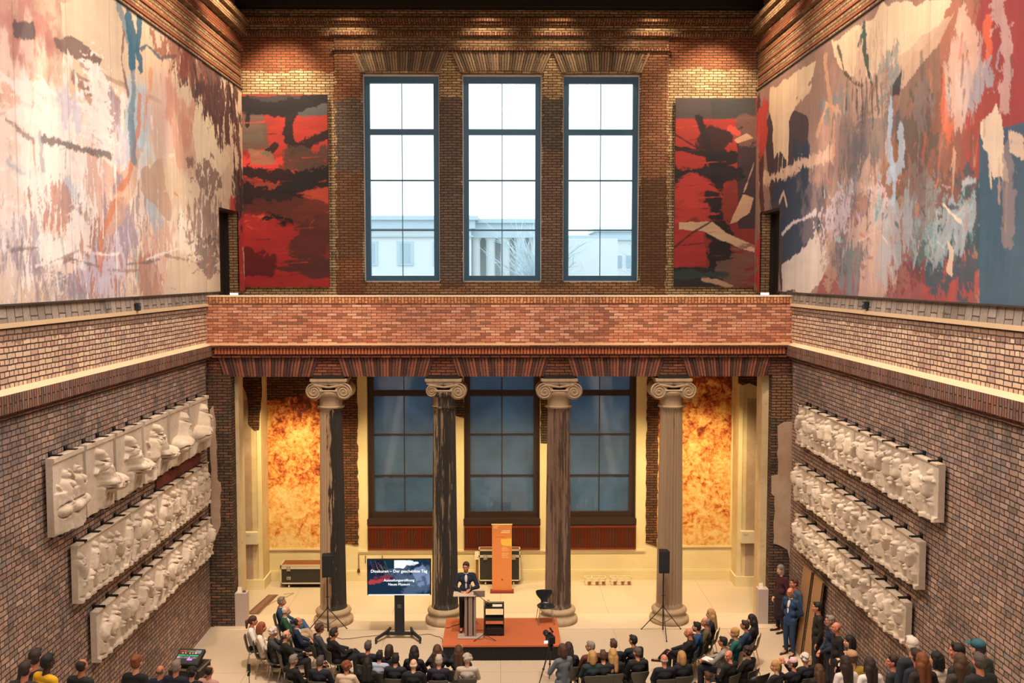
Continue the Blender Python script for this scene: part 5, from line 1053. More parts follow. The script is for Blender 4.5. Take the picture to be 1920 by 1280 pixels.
cable([(-4.6, 26.3, .012), (-4.2, 26.0, .012), (-3.9, 26.1, .012), (-3.3, 26.3, .012), (-2.7, 26.4, .012)], 'thin dark cable on the floor from left speaker stand to the screen', .008, '#6a5444')
cable([(-2.4, 26.3, .012), (-1.9, 26.35, .012), (-1.6, 26.1, .012), (-1.5, 25.7, .012)], 'thin dark cable on the floor between screen stand and stage', .008, '#5a4638')
cable([(-1.44, 25.7, .41), (-1.2, 25.9, .41), (-.95, 26.1, .41), (-.8, 25.6, .41)], 'dark cable lying on the stage beside the lectern', .008, '#5a2a18')
cable([(-7.0, 27.6, .012), (-6.8, 28.9, .02), (-6.3, 29.9, .012), (-6.6, 29.8, .012)], 'thin pale cable curving from the left pedestal past the mat', .008, '#b09060')

# video camera on tripod, small recorder on its stand, mixing desk
t = thing('video_camera', 'black video camera with a lit side display, on a tripod before the stage', 'camera', (1.18, 22.95, 1.02), .25)
MB().cb((0, .02, .12), (.16, .30, .18)).build('body', M_blk, t, bevel=.02); MB().lathe([(.05, 0), (.055, .04), (.05, .16), (.07, .18), (.07, .24)], 16, M=Matrix.Translation((0, .16, .13)) @ Matrix.Rotation(-PI / 2, 4, 'X')).build('lens', M_blk, t, True)
MB().tube([(0, -.1, .22), (0, 0, .27), (0, .12, .22)], .018, 8).build('handle', M_blk, t, True); MB().tube([(.05, .0, .28), (.05, .2, .30)], .022, 8).build('shotgun_microphone', M_rub, t, True); MB().cb((-.13, -.05, .07), (.09, .012, .065)).build('display', emis('lit_camera_display', '#e6f4ff', 1.1), t); MB().ell((-.08, .08, .2), (.05, .06, .05)).build('viewfinder', M_blk, t)
t = thing('camera_tripod', 'black tripod under the video camera before the stage', 'tripod', (1.18, 22.95, 0), .25)
MB().lathe([(.05, .86), (.06, .9), (.05, .95), (.07, .98), (.06, 1.02)], 14).build('head', M_blk, t, True); MB().tube([(.05, -.05, .96), (.12, -.32, .90)], .01, 6).build('pan_handle', M_blk, t)
for k in range(3):
    a = PI + k * 2 * PI / 3 + .3; d = Vector((math.cos(a), math.sin(a), 0)); l = MB().tube([d * .04 + Vector((0, 0, .9)), d * .2 + Vector((0, 0, .45)), d * .36 + Vector((0, 0, .02))], [.018, .016, .011], 8).build('leg', M_blk, t, True); MB().ell(d * .2 + Vector((0, 0, .45)), (.03, .03, .025)).build('leg_lock', M_blk, l)
X_, Y_, Z_ = at(467, 1262, Z=.95); t = thing('recorder_stand', 'small black recorder on a thin stand beside the left rows of chairs', 'recorder', (X_, Y_, 0))
MB().tube([(0, 0, 0), (0, 0, .92)], .01, 8).build('pole', P('#6a6058', .4, .5), t); MB().cb((0, 0, 1.06), (.06, .05, .20)).build('body', M_blk, t, bevel=.008); MB().ell((-.01, -.03, 1.0), (.006, .006, .006)).build('status_light', emis('green_status_light', '#40ff90', 2), t); MB().cb((-.01, 0, .92), (.05, .05, .05)).build('clamp', M_blk, t)
for k in range(3): a = k * 2.1; MB().tube([(0, 0, .1), (.2 * math.cos(a), .2 * math.sin(a), .01)], .007, 6).build('leg', M_blk, t)
t = thing('mixing_desk', 'lit sound mixing desk on a black flight case by the left wall', 'mixer', (-7.08, 22.2, .97), -.12)
Rt = Matrix.Rotation(.38, 4, 'X'); MB().box(-.30, .30, -.24, .26, 0, .09, M=Rt).build('housing', M_blk, t, bevel=.01); MB().box(-.27, .27, -.21, .23, .09, .094, M=Rt).build('panel', P('#23262c', .5), t)
rr = random.Random(2)
for r_, (y, cols) in enumerate(((.16, ['#d04030', '#c8a050', '#50b070']), (.10, ['#c03830', '#e0e0d0', '#803028']), (.03, ['#50e0a0', '#50e0a0', '#30a070']), (-.04, ['#c8c8d0', '#606870', '#808890']))):
    for k in range(14): MB().cb((-.24 + k * .034, y, .098), (.02, .03 if r_ < 3 else .06, .01), M=Rt).build('channel_button', emis('lit_button_' + cols[k % 3].lstrip('#'), cols[rr.randrange(3)], .7) if (r_ == 2) else P(cols[rr.randrange(3)], .5), t)
MB().box(.10, .24, .1, .2, .095, .1, M=Rt).build('display', emis('lit_mixer_display', '#9aa4b4', .7), t); MB().box(.0, .12, -.12, -.06, .095, .1, M=Rt).build('display', emis('lit_violet_display', '#c890f0', 1.0), t)
t = thing('equipment_case', 'black flight case with metal edges under the mixing desk', 'case', (-7.08, 22.2, 0), -.12); MB().box(-.36, .36, -.30, .34, .05, .86).build('body', P('#24201c', .7), t, bevel=.01)
m = MB()
for z in (.05, .6, .83): m.box(-.37, .37, -.31, -.29, z, z + .03); m.box(-.37, .37, .33, .35, z, z + .03); m.box(-.37, -.35, -.3, .34, z, z + .03); m.box(.35, .37, -.3, .34, z, z + .03)
m.build('edge_trim', P('#8a8074', .4, .5), t)
for x in (-.3, .3):
    for y in (-.22, .27): MB().lathe([(.03, -.02), (.03, .02)], 10, M=Matrix.Translation((x, y, .03)) @ Matrix.Rotation(PI / 2, 4, 'Y')).build('castor', M_rub, t)

# ------------------------------------------------------------------ people
def skinmat(c):
    m = P(c, .5, var=.06, scale=12, bump=0); return m
SK = {'l': '#cc9678', 'p': '#d6a283', 't': '#b5744f', 'd': '#4a2c20', 'r': '#c27c60'}
HC = {'black': '#16110f', 'dark': '#2c1e16', 'brown': '#4a3020', 'auburn': '#74401f', 'red': '#8a4a2c', 'blond': '#a98250', 'grey': '#7d7268', 'lgrey': '#a89c90', 'white': '#cbbfb2', 'dgrey': '#4c443e'}
def person(label, loc, rz, pose, hair=('short', 'dark'), top='#1b1f28', bottom='#1a1b20', skin='l', scale=1, arms=None, legs='flat', yaw=0, tilt=0, lean=0, fine=False, face=False, shirt=None, extra=(), shoes='#171412', group=None, skirt=False, hatc=None, glasses=False, beard=None, female=False):
    t = thing('person', label, 'person', loc, rz, group); t.scale = (scale,) * 3
    V = Vector; sit = pose == 'sit'; sw = .165 if female else .185
    if sit:
        hip = V((0, 0, .54)); neck = V((0, -.10 + lean, 1.04)); hd = V((0, -.045 + lean, 1.19)); shz = .975; shy = -.10 + lean; arms = arms or 'lap'
        kn = [V((-.10, .44, .53)), V((.10, .44, .53))]; an = [V((-.10, .46, .09)), V((.10, .46, .09))]; ft = [V((-.11, .60, .04)), V((.11, .60, .04))]
        if legs == 'cross': kn[0] = V((.03, .47, .64)); an[0] = V((.22, .70, .36)); ft[0] = V((.25, .85, .30)); 
        if legs == 'out': an = [V((-.12, .74, .09)), V((.12, .70, .09))]; ft = [V((-.14, .88, .06)), V((.14, .84, .06))]
    else:
        hip = V((0, 0, .93)); neck = V((0, -.03 + lean, 1.47)); hd = V((0, .02 + lean, 1.63)); shz = 1.405; shy = -.03 + lean; arms = arms or 'down'
        kn = [V((-.10, .03, .50)), V((.10, .03, .50))]; an = [V((-.11, -.01, .09)), V((.11, -.01, .09))]; ft = [V((-.13, .13, .035)), V((.13, .13, .035))]
    sh = [V((-sw, shy, shz)), V((sw, shy, shz))]
    if sit:
        E_ = {'lap': ([(-.25, .0, .74), (.25, .0, .74)], [(-.07, .25, .67), (.07, .25, .66)]), 'up': ([(-.25, .12, .80), (.25, .12, .80)], [(-.07, .24, 1.06), (.07, .24, 1.06)]),
              'fold': ([(-.25, .05, .77), (.25, .05, .77)], [(.10, .19, .80), (-.10, .21, .83)]), 'knee': ([(-.26, .1, .76), (.26, .1, .76)], [(-.08, .36, .70), (.06, .38, .70)]), 'side': ([(-.27, -.04, .74), (.27, -.04, .74)], [(-.24, .2, .62), (.24, .2, .62)])}[arms]
    else:
        E_ = {'down': ([(-.25, -.05, 1.12), (.25, -.05, 1.12)], [(-.24, .05, .88), (.24, .05, .88)]), 'clasp': ([(-.26, -.02, 1.12), (.26, -.02, 1.12)], [(-.05, .20, .95), (.05, .20, .95)]),
              'fold': ([(-.25, .06, 1.14), (.25, .06, 1.14)], [(.11, .19, 1.17), (-.11, .21, 1.20)]), 'podium': ([(-.29, .08, 1.14), (.28, .06, 1.14)], [(-.10, .30, 1.15), (.12, .30, 1.10)]),
              'camera': ([(-.27, .10, 1.12), (.25, .06, 1.10)], [(-.12, .36, 1.10), (.18, .30, 1.0)]), 'back': ([(-.28, -.10, 1.12), (.28, -.10, 1.12)], [(-.05, -.16, .95), (.05, -.16, .95)]), 'phone': ([(-.24, .1, 1.14), (.24, .12, 1.16)], [(-.10, .26, 1.32), (.10, .26, 1.34)])}[arms]
    el = [V(a) for a in E_[0]]; wr = [V(a) for a in E_[1]]
    if lean and sit: el = [e + V((0, lean * .5, 0)) for e in el]
    Mh = Matrix.Rotation(yaw, 3, 'Z') @ Matrix.Rotation(tilt, 3, 'X'); H = lambda x, y, z: hd + Mh @ V((x, y, z)); M4 = Mh.to_4x4()
    b = MB()       # body: one continuous skin surface
    b.ell(H(0, -.012, .03), (.075, .095, .088), M4); b.ell(H(0, .012, -.035), (.062, .075, .085), M4); b.ell(H(0, .045, -.085), (.034, .035, .03), M4)
    b.cap(H(0, .085, .01), H(0, .105, -.028), .011, .016, 8); b.ell(H(0, .075, .035), (.05, .02, .014), M4); b.ell(H(0, .083, -.062), (.026, .014, .012), M4)
    for s in (-1, 1): b.ell(H(s * .077, -.005, -.01), (.012, .02, .032), M4); b.ell(H(s * .04, .065, -.02), (.022, .02, .02), M4)
    b.cap(neck - V((0, 0, .03)), H(0, -.015, -.06), .055, .052)
    ch = V((0, shy + .01, shz - .12)); b.cap(sh[0] + V((.04, 0, 0)), sh[1] - V((.04, 0, 0)), .055, .055); b.cap(ch + V((-.06, 0, 0)), ch + V((.06, 0, 0)), .09, .09); b.cap(ch, hip, .10, .10); b.cap(hip + V((-.07, 0, 0)), hip + V((.07, 0, 0)), .09, .09)
    for i, s in ((0, -1), (1, 1)):
        b.cap(sh[i], el[i], .042, .036); b.cap(el[i], wr[i], .036, .025); b.cap(hip + V((s * .08, 0, -.02)), kn[i], .07, .05); b.cap(kn[i], an[i], .05, .033); b.cap(an[i], ft[i], .032, .028)
        d = (wr[i] - el[i]).normalized()           # hand
        if arms in ('up', 'phone'): d = (V((0, .1, .9)) + d).normalized()
        elif arms in ('fold',): d = (d + V((0, -.2, .1))).normalized()
        elif sit or arms in ('clasp', 'podium', 'camera'): d = (d + V((-s * .5, .25, -.35))).normalized()
        w = d.cross(V((0, 0, 1)) if abs(d.z) < .8 else V((0, 1, 0))).normalized(); n = w.cross(d).normalized(); pc = wr[i] + d * .05
        R_ = Matrix((w, d, n)).transposed().to_4x4(); b.ell(pc, (.041, .048, .017), R_)
        cz = -1 if n.z > 0 else 1
        for k, L in ((-1.5, .062), (-.5, .072), (.5, .068), (1.5, .054)):
            a0 = pc + w * (k * .0215) + d * .038; a1 = a0 + d * L * .55 + n * cz * .012; a2 = a1 + d * L * .40 + n * cz * .03
            b.cap(a0, a1, .0095, .009, 6); b.cap(a1, a2, .009, .008, 6)
        q = pc - d * .02 + w * (-s * .036 * (1 if w.x > 0 else -1)); b.cap(q, q + d * .03 + w * (-s * (1 if w.x > 0 else -1)) * .035 + n * cz * .012, .012, .009, 6)
    b.build('body', skinmat(SK[skin]), t, True, remesh=.0075 if fine else .010)
    # clothing
    c = MB(); ty = 1.0
    c.cap(sh[0] + V((.035, 0, -.005)), sh[1] - V((.035, 0, .005)), .075, .075); c.cap(neck + V((0, .0, -.05)), neck + V((0, .005, -.03)), .065, .058)
    c.cap(ch + V((-.075, 0, .03)), ch + V((.075, 0, .03)), .105, .105); bl = ch.lerp(hip, .55); c.cap(bl + V((-.06, .015, 0)), bl + V((.06, .015, 0)), .108, .108); c.cap(ch, hip, .12, .125)
    hem = hip + V((0, 0, -.02)); c.cap(hem + V((-.075, 0, 0)), hem + V((.075, 0, 0)), .112, .112)
    for i in (0, 1): c.cap(sh[i], el[i], .064, .054); c.cap(el[i], wr[i].lerp(el[i], .06), .054, .038)
    if not sit and top and pose != 'tee': c.cap(hip + V((-.07, 0, -.08)), hip + V((.07, 0, -.08)), .112, .112)
    c.build('jacket' if not female else 'top', P(top, .85, var=.12, scale=22), t, True, remesh=.012)
    c = MB()
    if skirt:
        c.cap(hip + V((-.07, 0, 0)), hip + V((.07, 0, 0)), .12, .12); m_ = (kn[0] + kn[1]) / 2; c.cap(hip, m_ + V((0, 0, .0)), .15, .15); c.cap(m_ + V((-.06, 0, 0)), m_ + V((.06, 0, -.05)), .12, .14)
    else: c.cap(hip + V((-.07, 0, -.01)), hip + V((.07, 0, -.01)), .108, .108)
    for i, s in ((0, -1), (1, 1)): c.cap(hip + V((s * .085, 0, -.02)), kn[i], .098, .070); c.cap(kn[i], an[i] + V((0, 0, .02)), .070, .052)
    c.build('skirt' if skirt else 'trousers', P(bottom, .85, var=.12, scale=22), t, True, remesh=.013)
    for i in (0, 1):
        d = (ft[i] - an[i]); s_ = MB(); s_.cap(an[i] + V((0, -.03, -.035)), ft[i] + d * .35 + V((0, 0, .0)), .042, .034); s_.build('shoe', P(shoes, .4), t, True)
    # hair
    st, hc = hair; hm = P(HC.get(hc, hc), .75, var=.45, scale=45, bump=.5); h = MB()
    if st != 'bald':
        if st == 'fringe': h.ell(H(0, -.045, -.005), (.083, .07, .05), M4); h.ell(H(0, -.03, .03), (.081, .06, .05), M4)
        elif st == 'thin': h.ell(H(0, -.035, .035), (.083, .085, .075), M4); h.ell(H(0, -.05, .0), (.080, .065, .07), M4)
        else:
            h.ell(H(0, -.022, .048), (.086, .098, .085), M4); h.ell(H(0, -.045, .0), (.085, .075, .085), M4)
            if st == 'short': h.cap(H(-.04, .055, .105), H(.04, .055, .105), .022, .022)
            if st in ('bob', 'long', 'curly', 'bun', 'pony'): h.ell(H(0, -.01, .06), (.092, .1, .088), M4)
            if st in ('bob', 'long'):
                for s in (-1, 1): h.cap(H(s * .072, -.01, .03), H(s * .08, -.015, -.10), .034, .038)
                h.cap(H(0, -.055, .02), H(0, -.07, -.10), .085, .08)
            if st == 'long':
                h.cap(H(-.04, -.075, -.05), V((-.05, H(0, 0, 0).y - .13, hd.z - .34)), .075, .05); h.cap(H(.04, -.075, -.05), V((.05, H(0, 0, 0).y - .13, hd.z - .34)), .075, .05)
            if st == 'pony': h.cap(H(0, -.10, .03), H(0, -.15, .0), .035, .045); h.cap(H(0, -.15, 0), H(0, -.16, -.16), .045, .025)
            if st == 'bun': h.ell(H(0, -.085, .085), (.05, .05, .045), M4); h.ell(H(0, -.02, .085), (.085, .085, .07), M4)
            if st == 'curly':
                r_ = random.Random(len(label))
                for k in range(26): a = r_.uniform(0, 2 * PI); e = r_.uniform(-.5, 1.4); v = V((math.cos(a) * math.cos(e) * .095, math.sin(a) * math.cos(e) * .095 - .02, math.sin(e) * .09 + .03)); (v.y < .055 or v.z > .08) and h.ell(H(*v), (.034, .034, .03))
        h.build('hair', hm, t, True, remesh=.009)
    if beard: MB().ell(H(0, .035, -.078), (.058, .055, .042), M4).build('beard', P(HC.get(beard, beard), .8, var=.3, scale=60), t, True)
    if hatc:
        c = MB(); c.ell(H(0, -.01, .065), (.095, .108, .075), M4); c.build('hat', P(hatc, .8), t, True); b_ = MB(); b_.ell(H(0, .11, .055), (.07, .07, .012), M4); b_.build('hat_brim', P(hatc, .8), t, True)
    if face or fine:
        for s in (-1, 1):
            e = MB().ell(H(s * .031, .082, .008), (.013, .008, .008), M4).build('eye', P('#e8e0d8', .3, bump=0), t, True); MB().ell(H(s * .031, .089, .008), (.006, .004, .006), M4).build('iris', P('#1c120c', .3, bump=0), e, True)
            MB().cap(H(s * .018, .092, .028), H(s * .045, .084, .028), .005, .004, 6).build('eyebrow', hm, t, True)
        MB().ell(H(0, .098, -.062), (.022, .006, .006), M4).build('mouth', P('#8e4038', .5, bump=0), t, True)
    if glasses:
        m = MB()
        for s in (-1, 1): m.tube([H(s * .032 + .024 * math.cos(a), .1, .006 + .019 * math.sin(a)) for a in [k * PI / 5 for k in range(11)]], .003, 5); m.tube([H(s * .056, .098, .01), H(s * .08, .0, .008)], .003, 5)
        m.tube([H(-.009, .101, .01), H(.009, .101, .01)], .003, 5); m.build('glasses', P('#16100c', .3), t)
    if shirt:
        fwd = .118; c1 = V((0, shy + fwd - .0, shz - .05)); c = MB()
        c.ell(V((0, shy + .075, shz - .09)), (.042, .062, .13)); c.ell(V((0, shy + .02, shz + .065)), (.062, .055, .028))
        if not sit: c.ell(V((0, shy + .085, shz - .24)), (.035, .062, .13))
        c.build('shirt', P(shirt, .8, var=.05), t, True)
    return t

chair0 = shell_chair(1.0, P('#4b4a40', .5, var=.1), M_steel, 'audience_chair', 'grey green shell chair with thin metal legs under a seated listener', 'audience chairs on the hall floor')
_first = [True]
def chair_at(x, y, rz, label):
    if _first[0]:
        _first[0] = False; chair0.location = (x, y, 0); chair0.rotation_euler = (0, 0, rz); chair0['label'] = label; return chair0
    return dup(chair0, (x, y, 0), rz, label)
STAGE = Vector((.3, 26.2))
def seat(px, py, label, rz=None, sc=1.0, chairlabel=None, **kw):
    X_, Y_, Z_ = at(px, py, Z=1.19 * sc)
    if rz is None: d = STAGE - Vector((X_, Y_)); rz = math.atan2(-d.x, d.y) * .75
    else: rz = math.radians(rz)
    lean = kw.get('lean', 0); off = Vector((0, -.045 + lean)) * sc; c, s = math.cos(rz), math.sin(rz)
    x = X_ - (off.x * c - off.y * s); y = Y_ - (off.x * s + off.y * c)
    p = person(label, (x, y, 0), rz, 'sit', scale=sc, **kw)
    short = ' '.join(label.split(' seated')[0].split()[:10])
    chair_at(x, y, rz, 'grey green shell chair under the ' + short)
    return p
def stand(px, py, label, rz=0, z0=0.0, sc=1.0, Y=None, **kw):
    """Y given: the person stands on the side stair at that depth; otherwise on the floor"""
    if Y is not None: X_, Y_, Z_ = at(px, py, Y=Y); k = math.floor((20.0 - Y + .0) / .35) + 1; z0 = max(0, .15 * k); sc = min(1.1, max(.86, (Z_ - z0) / 1.63))
    else:
        X_, Y_, Z_ = at(px, py, Z=z0 + 1.63 * sc)
        if X_ > 7.62: X_, Y_, Z_ = at(px, py, X=7.62); sc = min(1.06, Z_ / 1.63)
    return person(label, (X_, Y_, z0), math.radians(rz), 'stand', scale=sc, **kw)

# speaker on the stage
person('person standing at the lectern, dark navy jacket, pale open shirt, short brown hair', (-.90, 25.52, .40), PI + .05, 'stand', ('short', 'brown'), '#141d30', '#12151c', 'r', 1.05, 'podium', yaw=-.25, tilt=-.12, fine=True, face=True, shirt='#d8d4dc')
# left block of listeners
seat(474.7, 1163.8, 'woman with ponytail in white shirt seated at the far left', -78, hair=('pony', 'brown'), top='#d9d2cc', female=True, face=True, skin='r', skirt=True)
seat(491, 1176, 'red-haired woman in cream top seated beside the ponytailed woman', -75, hair=('bob', 'red'), top='#e0d4c2', female=True, face=True)
seat(513, 1184, 'white-haired person in black and grey striped top seated in the left block', -72, hair=('curly', 'white'), top='#3a3a3e', face=True, arms='up')
seat(528.5, 1127, 'man in blue suit with crossed legs seated nearest the left outer column', -82, hair=('short', 'grey'), top='#23405c', bottom='#3a5a7c', skin='r', legs='cross', face=True, shirt='#d0ccc8', shoes='#4a2e1c')
seat(537, 1145, 'white-haired man in green jacket seated in the left block', -75, hair=('thin', 'white'), top='#1f4a34', bottom='#a89070', legs='cross', face=True, shirt='#e0dcd4')
seat(559, 1166, 'man with thinning hair in navy suit seated in the left block', -70, hair=('thin', 'dark'), top='#182640', bottom='#161d2c', skin='r', face=True, shirt='#e0dcd8')
seat(537.5, 1191, 'balding man in black jacket with hands joined seated in the left block', -62, hair=('fringe', 'dgrey'), top='#121413', skin='l', arms='knee', face=True)
seat(600, 1178, 'woman with curly hair and patterned dark shawl seated in the left block', -60, hair=('curly', 'brown'), top='#3a3f48', female=True, face=True)
seat(627, 1186, 'man in black suit with crossed legs seated at the front of the left block', -55, hair=('short', 'dark'), top='#12141a', bottom='#12141a', skin='t', legs='cross', arms='knee', face=True)
seat(551, 1237, 'grey-haired person in black jacket seated at the left back', -40, hair=('short', 'grey'), top='#15181a', glasses=True)
seat(601, 1240, 'man with cropped dark hair in dark blue jacket seated at the back', -12, hair=('short', 'dgrey'), top='#171c2a')
seat(650.5, 1249, 'woman with auburn curls in cream and black top seated at the back', -8, hair=('curly', 'auburn'), top='#cdb59c', female=True)
seat(690.6, 1211, 'man with cropped hair and dark suit seated below the screen', -14, hair=('short', 'dgrey'), top='#15171e', skin='r')
seat(689, 1243, 'woman with long dark hair and black top seated below the screen', -5, hair=('long', 'black'), top='#101114', female=True)
seat(712, 1229, 'dark-haired person in light blue shirt seated below the screen', -10, hair=('short', 'black'), top='#9aa4b8', sc=.95)
seat(730, 1219, 'woman with dark bob and black top seated below the screen', -18, hair=('bob', 'dark'), top='#121318', female=True)
seat(742, 1235, 'man with thick dark hair in navy jacket seated behind the dark bob', -6, hair=('short', 'black'), top='#161a24')
seat(777, 1221, 'woman with long black hair seated at the left of the stage', -8, hair=('long', 'black'), top='#121318', female=True)
seat(775.6, 1245, 'white-haired balding man in black seated in the back centre row', -3, hair=('fringe', 'white'), top='#12151c', skin='p')
seat(820, 1219, 'woman with long brown hair raising both hands at the stage corner', 0, hair=('long', 'brown'), top='#17181d', female=True, arms='up')
seat(823, 1238, 'grey-haired person in dark purple top seated in the back centre row', 0, hair=('short', 'lgrey'), top='#1f1a30')
seat(860, 1220, 'woman with long light brown hair raising both hands before the stage', 0, hair=('long', 'brown'), top='#17181d', female=True, arms='up')
seat(876, 1235, 'grey-blond person in pale grey sweater seated before the stage', 0, hair=('curly', 'lgrey'), top='#b9ada0')
# camera operator and woman beside
stand(1055, 1218, 'camera operator in blue grey cardigan with dark hair behind the tripod', 28, hair=('bob', 'brown'), top='#5d6670', bottom='#1a1c22', female=True, arms='camera', sc=.98)
seat(1066, 1214, 'woman with long dark hair partly hidden behind the camera operator', 4, hair=('long', 'dark'), top='#15161b', female=True)
# right block
seat(1106.5, 1212, 'grey-haired man with glasses and reddish scarf looking left', 22, hair=('short', 'grey'), top='#5a2c28', glasses=True, yaw=.8)
seat(1110.5, 1230, 'blond grey person in dark green jacket seated right of the tripod', 6, hair=('bob', 'blond'), top='#1b2c30')
seat(1131, 1229, 'brown-haired person in dark padded jacket seated right of the tripod', 4, hair=('short', 'brown'), top='#15191f')
seat(1150, 1208, 'man with short brown hair in black seated in the third right row', 12, hair=('short', 'brown'), top='#111318', skin='r')
seat(1149, 1226, 'woman with light brown hair and an orange shoulder strap', 6, hair=('long', 'blond'), top='#16171c', female=True)
seat(1186.6, 1200, 'man with swept dark hair in dark suit seated in the right block', 22, hair=('short', 'black'), top='#141a22', skin='t', yaw=.5)
seat(1194.6, 1223, 'man with short grey hair in black jacket seated behind the dark suit', 14, hair=('short', 'dgrey'), top='#111417', skin='r', yaw=.4)
seat(1245, 1236, 'bald man in dark navy jacket seated in the back right row', 6, hair=('fringe', 'lgrey'), top='#141926', skin='r')
seat(1278, 1231, 'woman with blond bob in dark navy top seated in the back right row', 12, hair=('bob', 'blond'), top='#14151f', female=True)
seat(1291, 1186, 'bald man in black suit with legs crossed seated in the right block', 66, hair=('bald', 'dark'), top='#111318', bottom='#111318', skin='r', legs='cross', arms='knee', face=True)
seat(1306, 1175, 'dark-haired bearded man in blue shirt seated in the right block', 70, hair=('short', 'black'), top='#16406f', skin='l', beard='black', face=True)
seat(1322, 1166, 'grey-haired person in khaki jacket seated in the right block', 72, hair=('thin', 'grey'), top='#5a5238', skin='r')
seat(1332, 1151, 'woman with long blond hair in black seated nearest the right outer column', 68, hair=('long', 'blond'), top='#15151a', female=True, face=True)
seat(1355, 1203, 'dark-haired man in grey shirt with glasses holding papers', 62, hair=('short', 'black'), top='#8a857c', bottom='#141a26', skin='r', arms='knee', glasses=True, face=True)
seat(1377, 1187, 'blond woman in teal top seated in the right block', 58, hair=('bun', 'blond'), top='#13585a', female=True)
seat(1396.5, 1172, 'dark-haired person with glasses and navy jacket seated at the right', 62, hair=('short', 'dark'), top='#16304c', glasses=True, skin='r', face=True)
seat(1409, 1161, 'woman with very long black hair seated at the far right front', 66, hair=('long', 'black'), top='#131316', female=True, face=True)
seat(1366, 1229, 'bald man in black padded jacket looking back over his shoulder', 40, hair=('bald', 'dark'), top='#111317', skin='r', yaw=1.5, face=True)
seat(1401, 1221, 'curly brown-haired woman in black dress seated at the right', 40, hair=('curly', 'dark'), top='#101113', bottom='#101113', female=True, skirt=True)
seat(1326, 1268, 'person in beige checked jacket seated low at the bottom edge', 20, hair=('short', 'brown'), top='#b89e84', bottom='#15161a', sc=.86)
seat(1453.4, 1249, 'blond woman with tied hair in black seated by the handbag', 36, hair=('bun', 'blond'), top='#121214', female=True, yaw=.5, face=True)
seat(1486, 1243, 'man with pale pink cap and glasses resting chin on hand', 30, hair=('short', 'dark'), top='#16181c', skin='r', hatc='#c9a8ac', glasses=True, arms='up', beard='grey', yaw=.5, face=True)
seat(1509, 1234, 'white-haired person seated beside the man with pink cap', 20, hair=('curly', 'white'), top='#20222c')
seat(1535, 1256, 'woman with brown shoulder-length hair seated behind the pink cap', 10, hair=('long', 'brown'), top='#1a1414', female=True)
# standing by the right wall
stand(1464.7, 1068, 'grey-haired woman in burgundy coat and scarf standing before the dark pier', 108, hair=('bob', 'grey'), top='#3a1220', bottom='#1c0e14', female=True, sc=.98, skin='p', skirt=True, face=True, yaw=.3)
stand(1490, 1085, 'man in blue grey jacket standing behind the bald man in the blue suit', 105, hair=('short', 'brown'), top='#33485a', skin='r', sc=1.0, face=True)
stand(1482.5, 1110, 'bald man with glasses in blue suit and white shirt by the boards', 128, hair=('bald', 'dark'), top='#1c3a5c', bottom='#1a3454', skin='r', arms='back', shirt='#e6e0da', glasses=True, beard='grey', fine=True, sc=1.0)
stand(1533, 1136, 'man with dark cropped hair in black coat leaning on the right wall', 82, hair=('short', 'black'), top='#121110', skin='r', sc=.97, face=True)
stand(1557.5, 1151, 'grey-haired man with glasses in navy sweater with clasped hands', 85, hair=('short', 'grey'), top='#15203a', skin='r', arms='clasp', glasses=True, beard='grey', sc=1.0, face=True)
stand(1569.7, 1165, 'bald man in black sweater standing by the right wall', 85, hair=('bald', 'dark'), top='#121214', skin='r', sc=.97, face=True)
stand(1595, 1177, 'woman with dark tied hair, black blazer and folded arms', 80, hair=('bob', 'black'), top='#141416', skin='p', female=True, arms='fold', shirt='#d8d4d0', sc=.98, face=True)
# standing on the right stair flight, seen from behind
stand(1585.6, 1243, 'woman with dark ponytail and white blouse low on the right stair', 10, Y=17.0, hair=('long', 'dark'), top='#d8cfc8', female=True)
stand(1598, 1233, 'person with tan cap and yellow shawl on the right stair', 20, Y=17.6, hair=('short', 'brown'), hatc='#b98d6a', top='#b09038')
stand(1631, 1246, 'woman with long dark brown hair and white top on the right stair', 8, Y=15.6, hair=('long', 'dark'), top='#dcd4cc', female=True)
stand(1675, 1241, 'dark-haired man with face turned left on the right stair', 40, Y=15.1, hair=('short', 'dark'), top='#1c2226', skin='r', yaw=.7, face=True)
stand(1711, 1210, 'white-haired person at the upper edge of the right stair crowd', 12, Y=14.6, hair=('short', 'white'), top='#1f2630')
stand(1719, 1231, 'man with thick dark hair in navy jacket on the right stair', 18, Y=14.0, hair=('short', 'dark'), top='#182030', skin='r')
stand(1729, 1256, 'woman with long light brown hair on the right stair', 8, Y=13.3, hair=('long', 'auburn'), top='#2a1f1a', female=True)
stand(1757, 1237, 'woman with dark bob in cream and black jacket on the right stair', 22, Y=13.7, hair=('bob', 'black'), top='#cdbfae', female=True, yaw=.4)
stand(1796, 1222, 'man with black hair, face turned left, high on the right stair', 35, Y=13.2, hair=('short', 'black'), top='#22201f', skin='r', yaw=.5)
stand(1801, 1249, 'woman with long brown hair at the right end of the stair crowd', 6, Y=12.5, hair=('long', 'brown'), top='#3a3226', female=True)
stand(1835, 1216, 'person with teal cap near the right wall on the stair', 30, Y=12.9, hair=('short', 'dark'), hatc='#1f5560', top='#1d2a24')
stand(1837, 1241, 'grey-haired man in dark green jacket at the right end of the stair', 12, Y=12.0, hair=('short', 'dgrey'), top='#1a211c', skin='r')
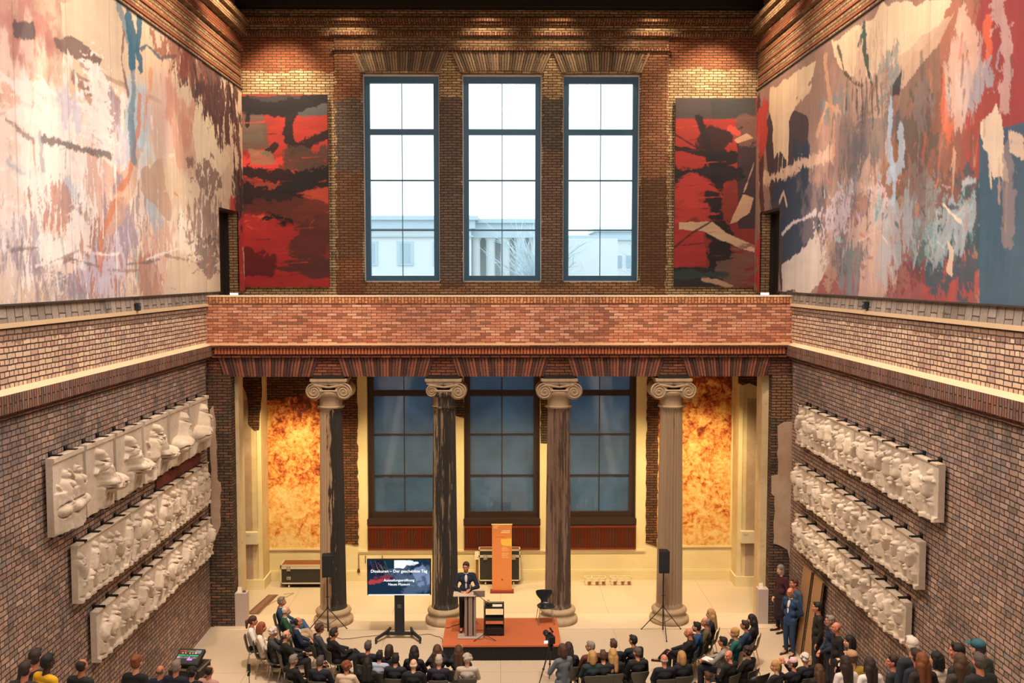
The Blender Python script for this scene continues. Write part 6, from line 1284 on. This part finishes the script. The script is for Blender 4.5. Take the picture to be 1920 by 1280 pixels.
# standing on the left stair flight
stand(65.6, 1233, 'dark-haired man with pale collar at the far left on the stair', -12, Y=13.5, hair=('short', 'dark'), top='#22242a', skin='r')
stand(88, 1242, 'man with black hair, glasses and bright yellow shirt on the left stair', -30, Y=12.9, hair=('short', 'black'), top='#d9a516', skin='d', glasses=True)
stand(47, 1268, 'dark-haired person at the lower left corner of the picture', -10, Y=12.4, hair=('short', 'dark'), top='#2a2422', skin='r')
stand(153, 1253, 'man with thinning dark hair and dark shirt on the left stair', -16, Y=14.0, hair=('thin', 'dark'), top='#1c2224', skin='t')
stand(255, 1243, 'woman with auburn pinned-up hair and black turtleneck on the left stair', -12, Y=15.6, hair=('bun', 'auburn'), top='#0f1012', female=True)
stand(300, 1258, 'bald man in dark blue jacket behind the mixing desk', -14, Y=18.2, hair=('fringe', 'dgrey'), top='#18223a', skin='r')
stand(330, 1250, 'grey-haired man in navy sweater with white collar behind the desk', -10, Y=17.0, hair=('short', 'grey'), top='#141a30', skin='r')
stand(360, 1270, 'person with dark curly hair at the bottom edge by the desk', -5, Y=17.8, hair=('curly', 'black'), top='#141414')
stand(392, 1258, 'man with cropped dark hair in pink shirt at the desk', -18, Y=18.8, hair=('thin', 'dark'), top='#c79a8c', skin='r')

# handbag on a chair at the right, papers held by listener
X_, Y_, _ = at(1416, 1275, Z=.6); t = thing('handbag', 'black handbag with a tall round handle on a chair at the bottom right', 'bag', (X_, Y_, .455))
MB().ell((0, 0, .12), (.19, .09, .13)).build('body', P('#0e0e10', .5), t, True, remesh=.02); MB().tube([(.12 * math.cos(a), 0, .2 + .2 * math.sin(a)) for a in [k * PI / 12 for k in range(13)]], .008, 8).build('handle', P('#171214', .4), t, True)
chair_at(X_, Y_, math.radians(30), 'grey green shell chair carrying the black handbag')
X_, Y_, _ = at(1327, 1235, Z=.76); o = MB().cb((0, 0, 0), (.30, .21, .006)).build('paper_sheets', P('#e8e0dc', .7, var=.02)); o.location = (X_, Y_, .76); o.rotation_euler = (.15, .1, 1.0); tag(o, 'white paper sheets held on the lap of the man in grey shirt', 'paper')
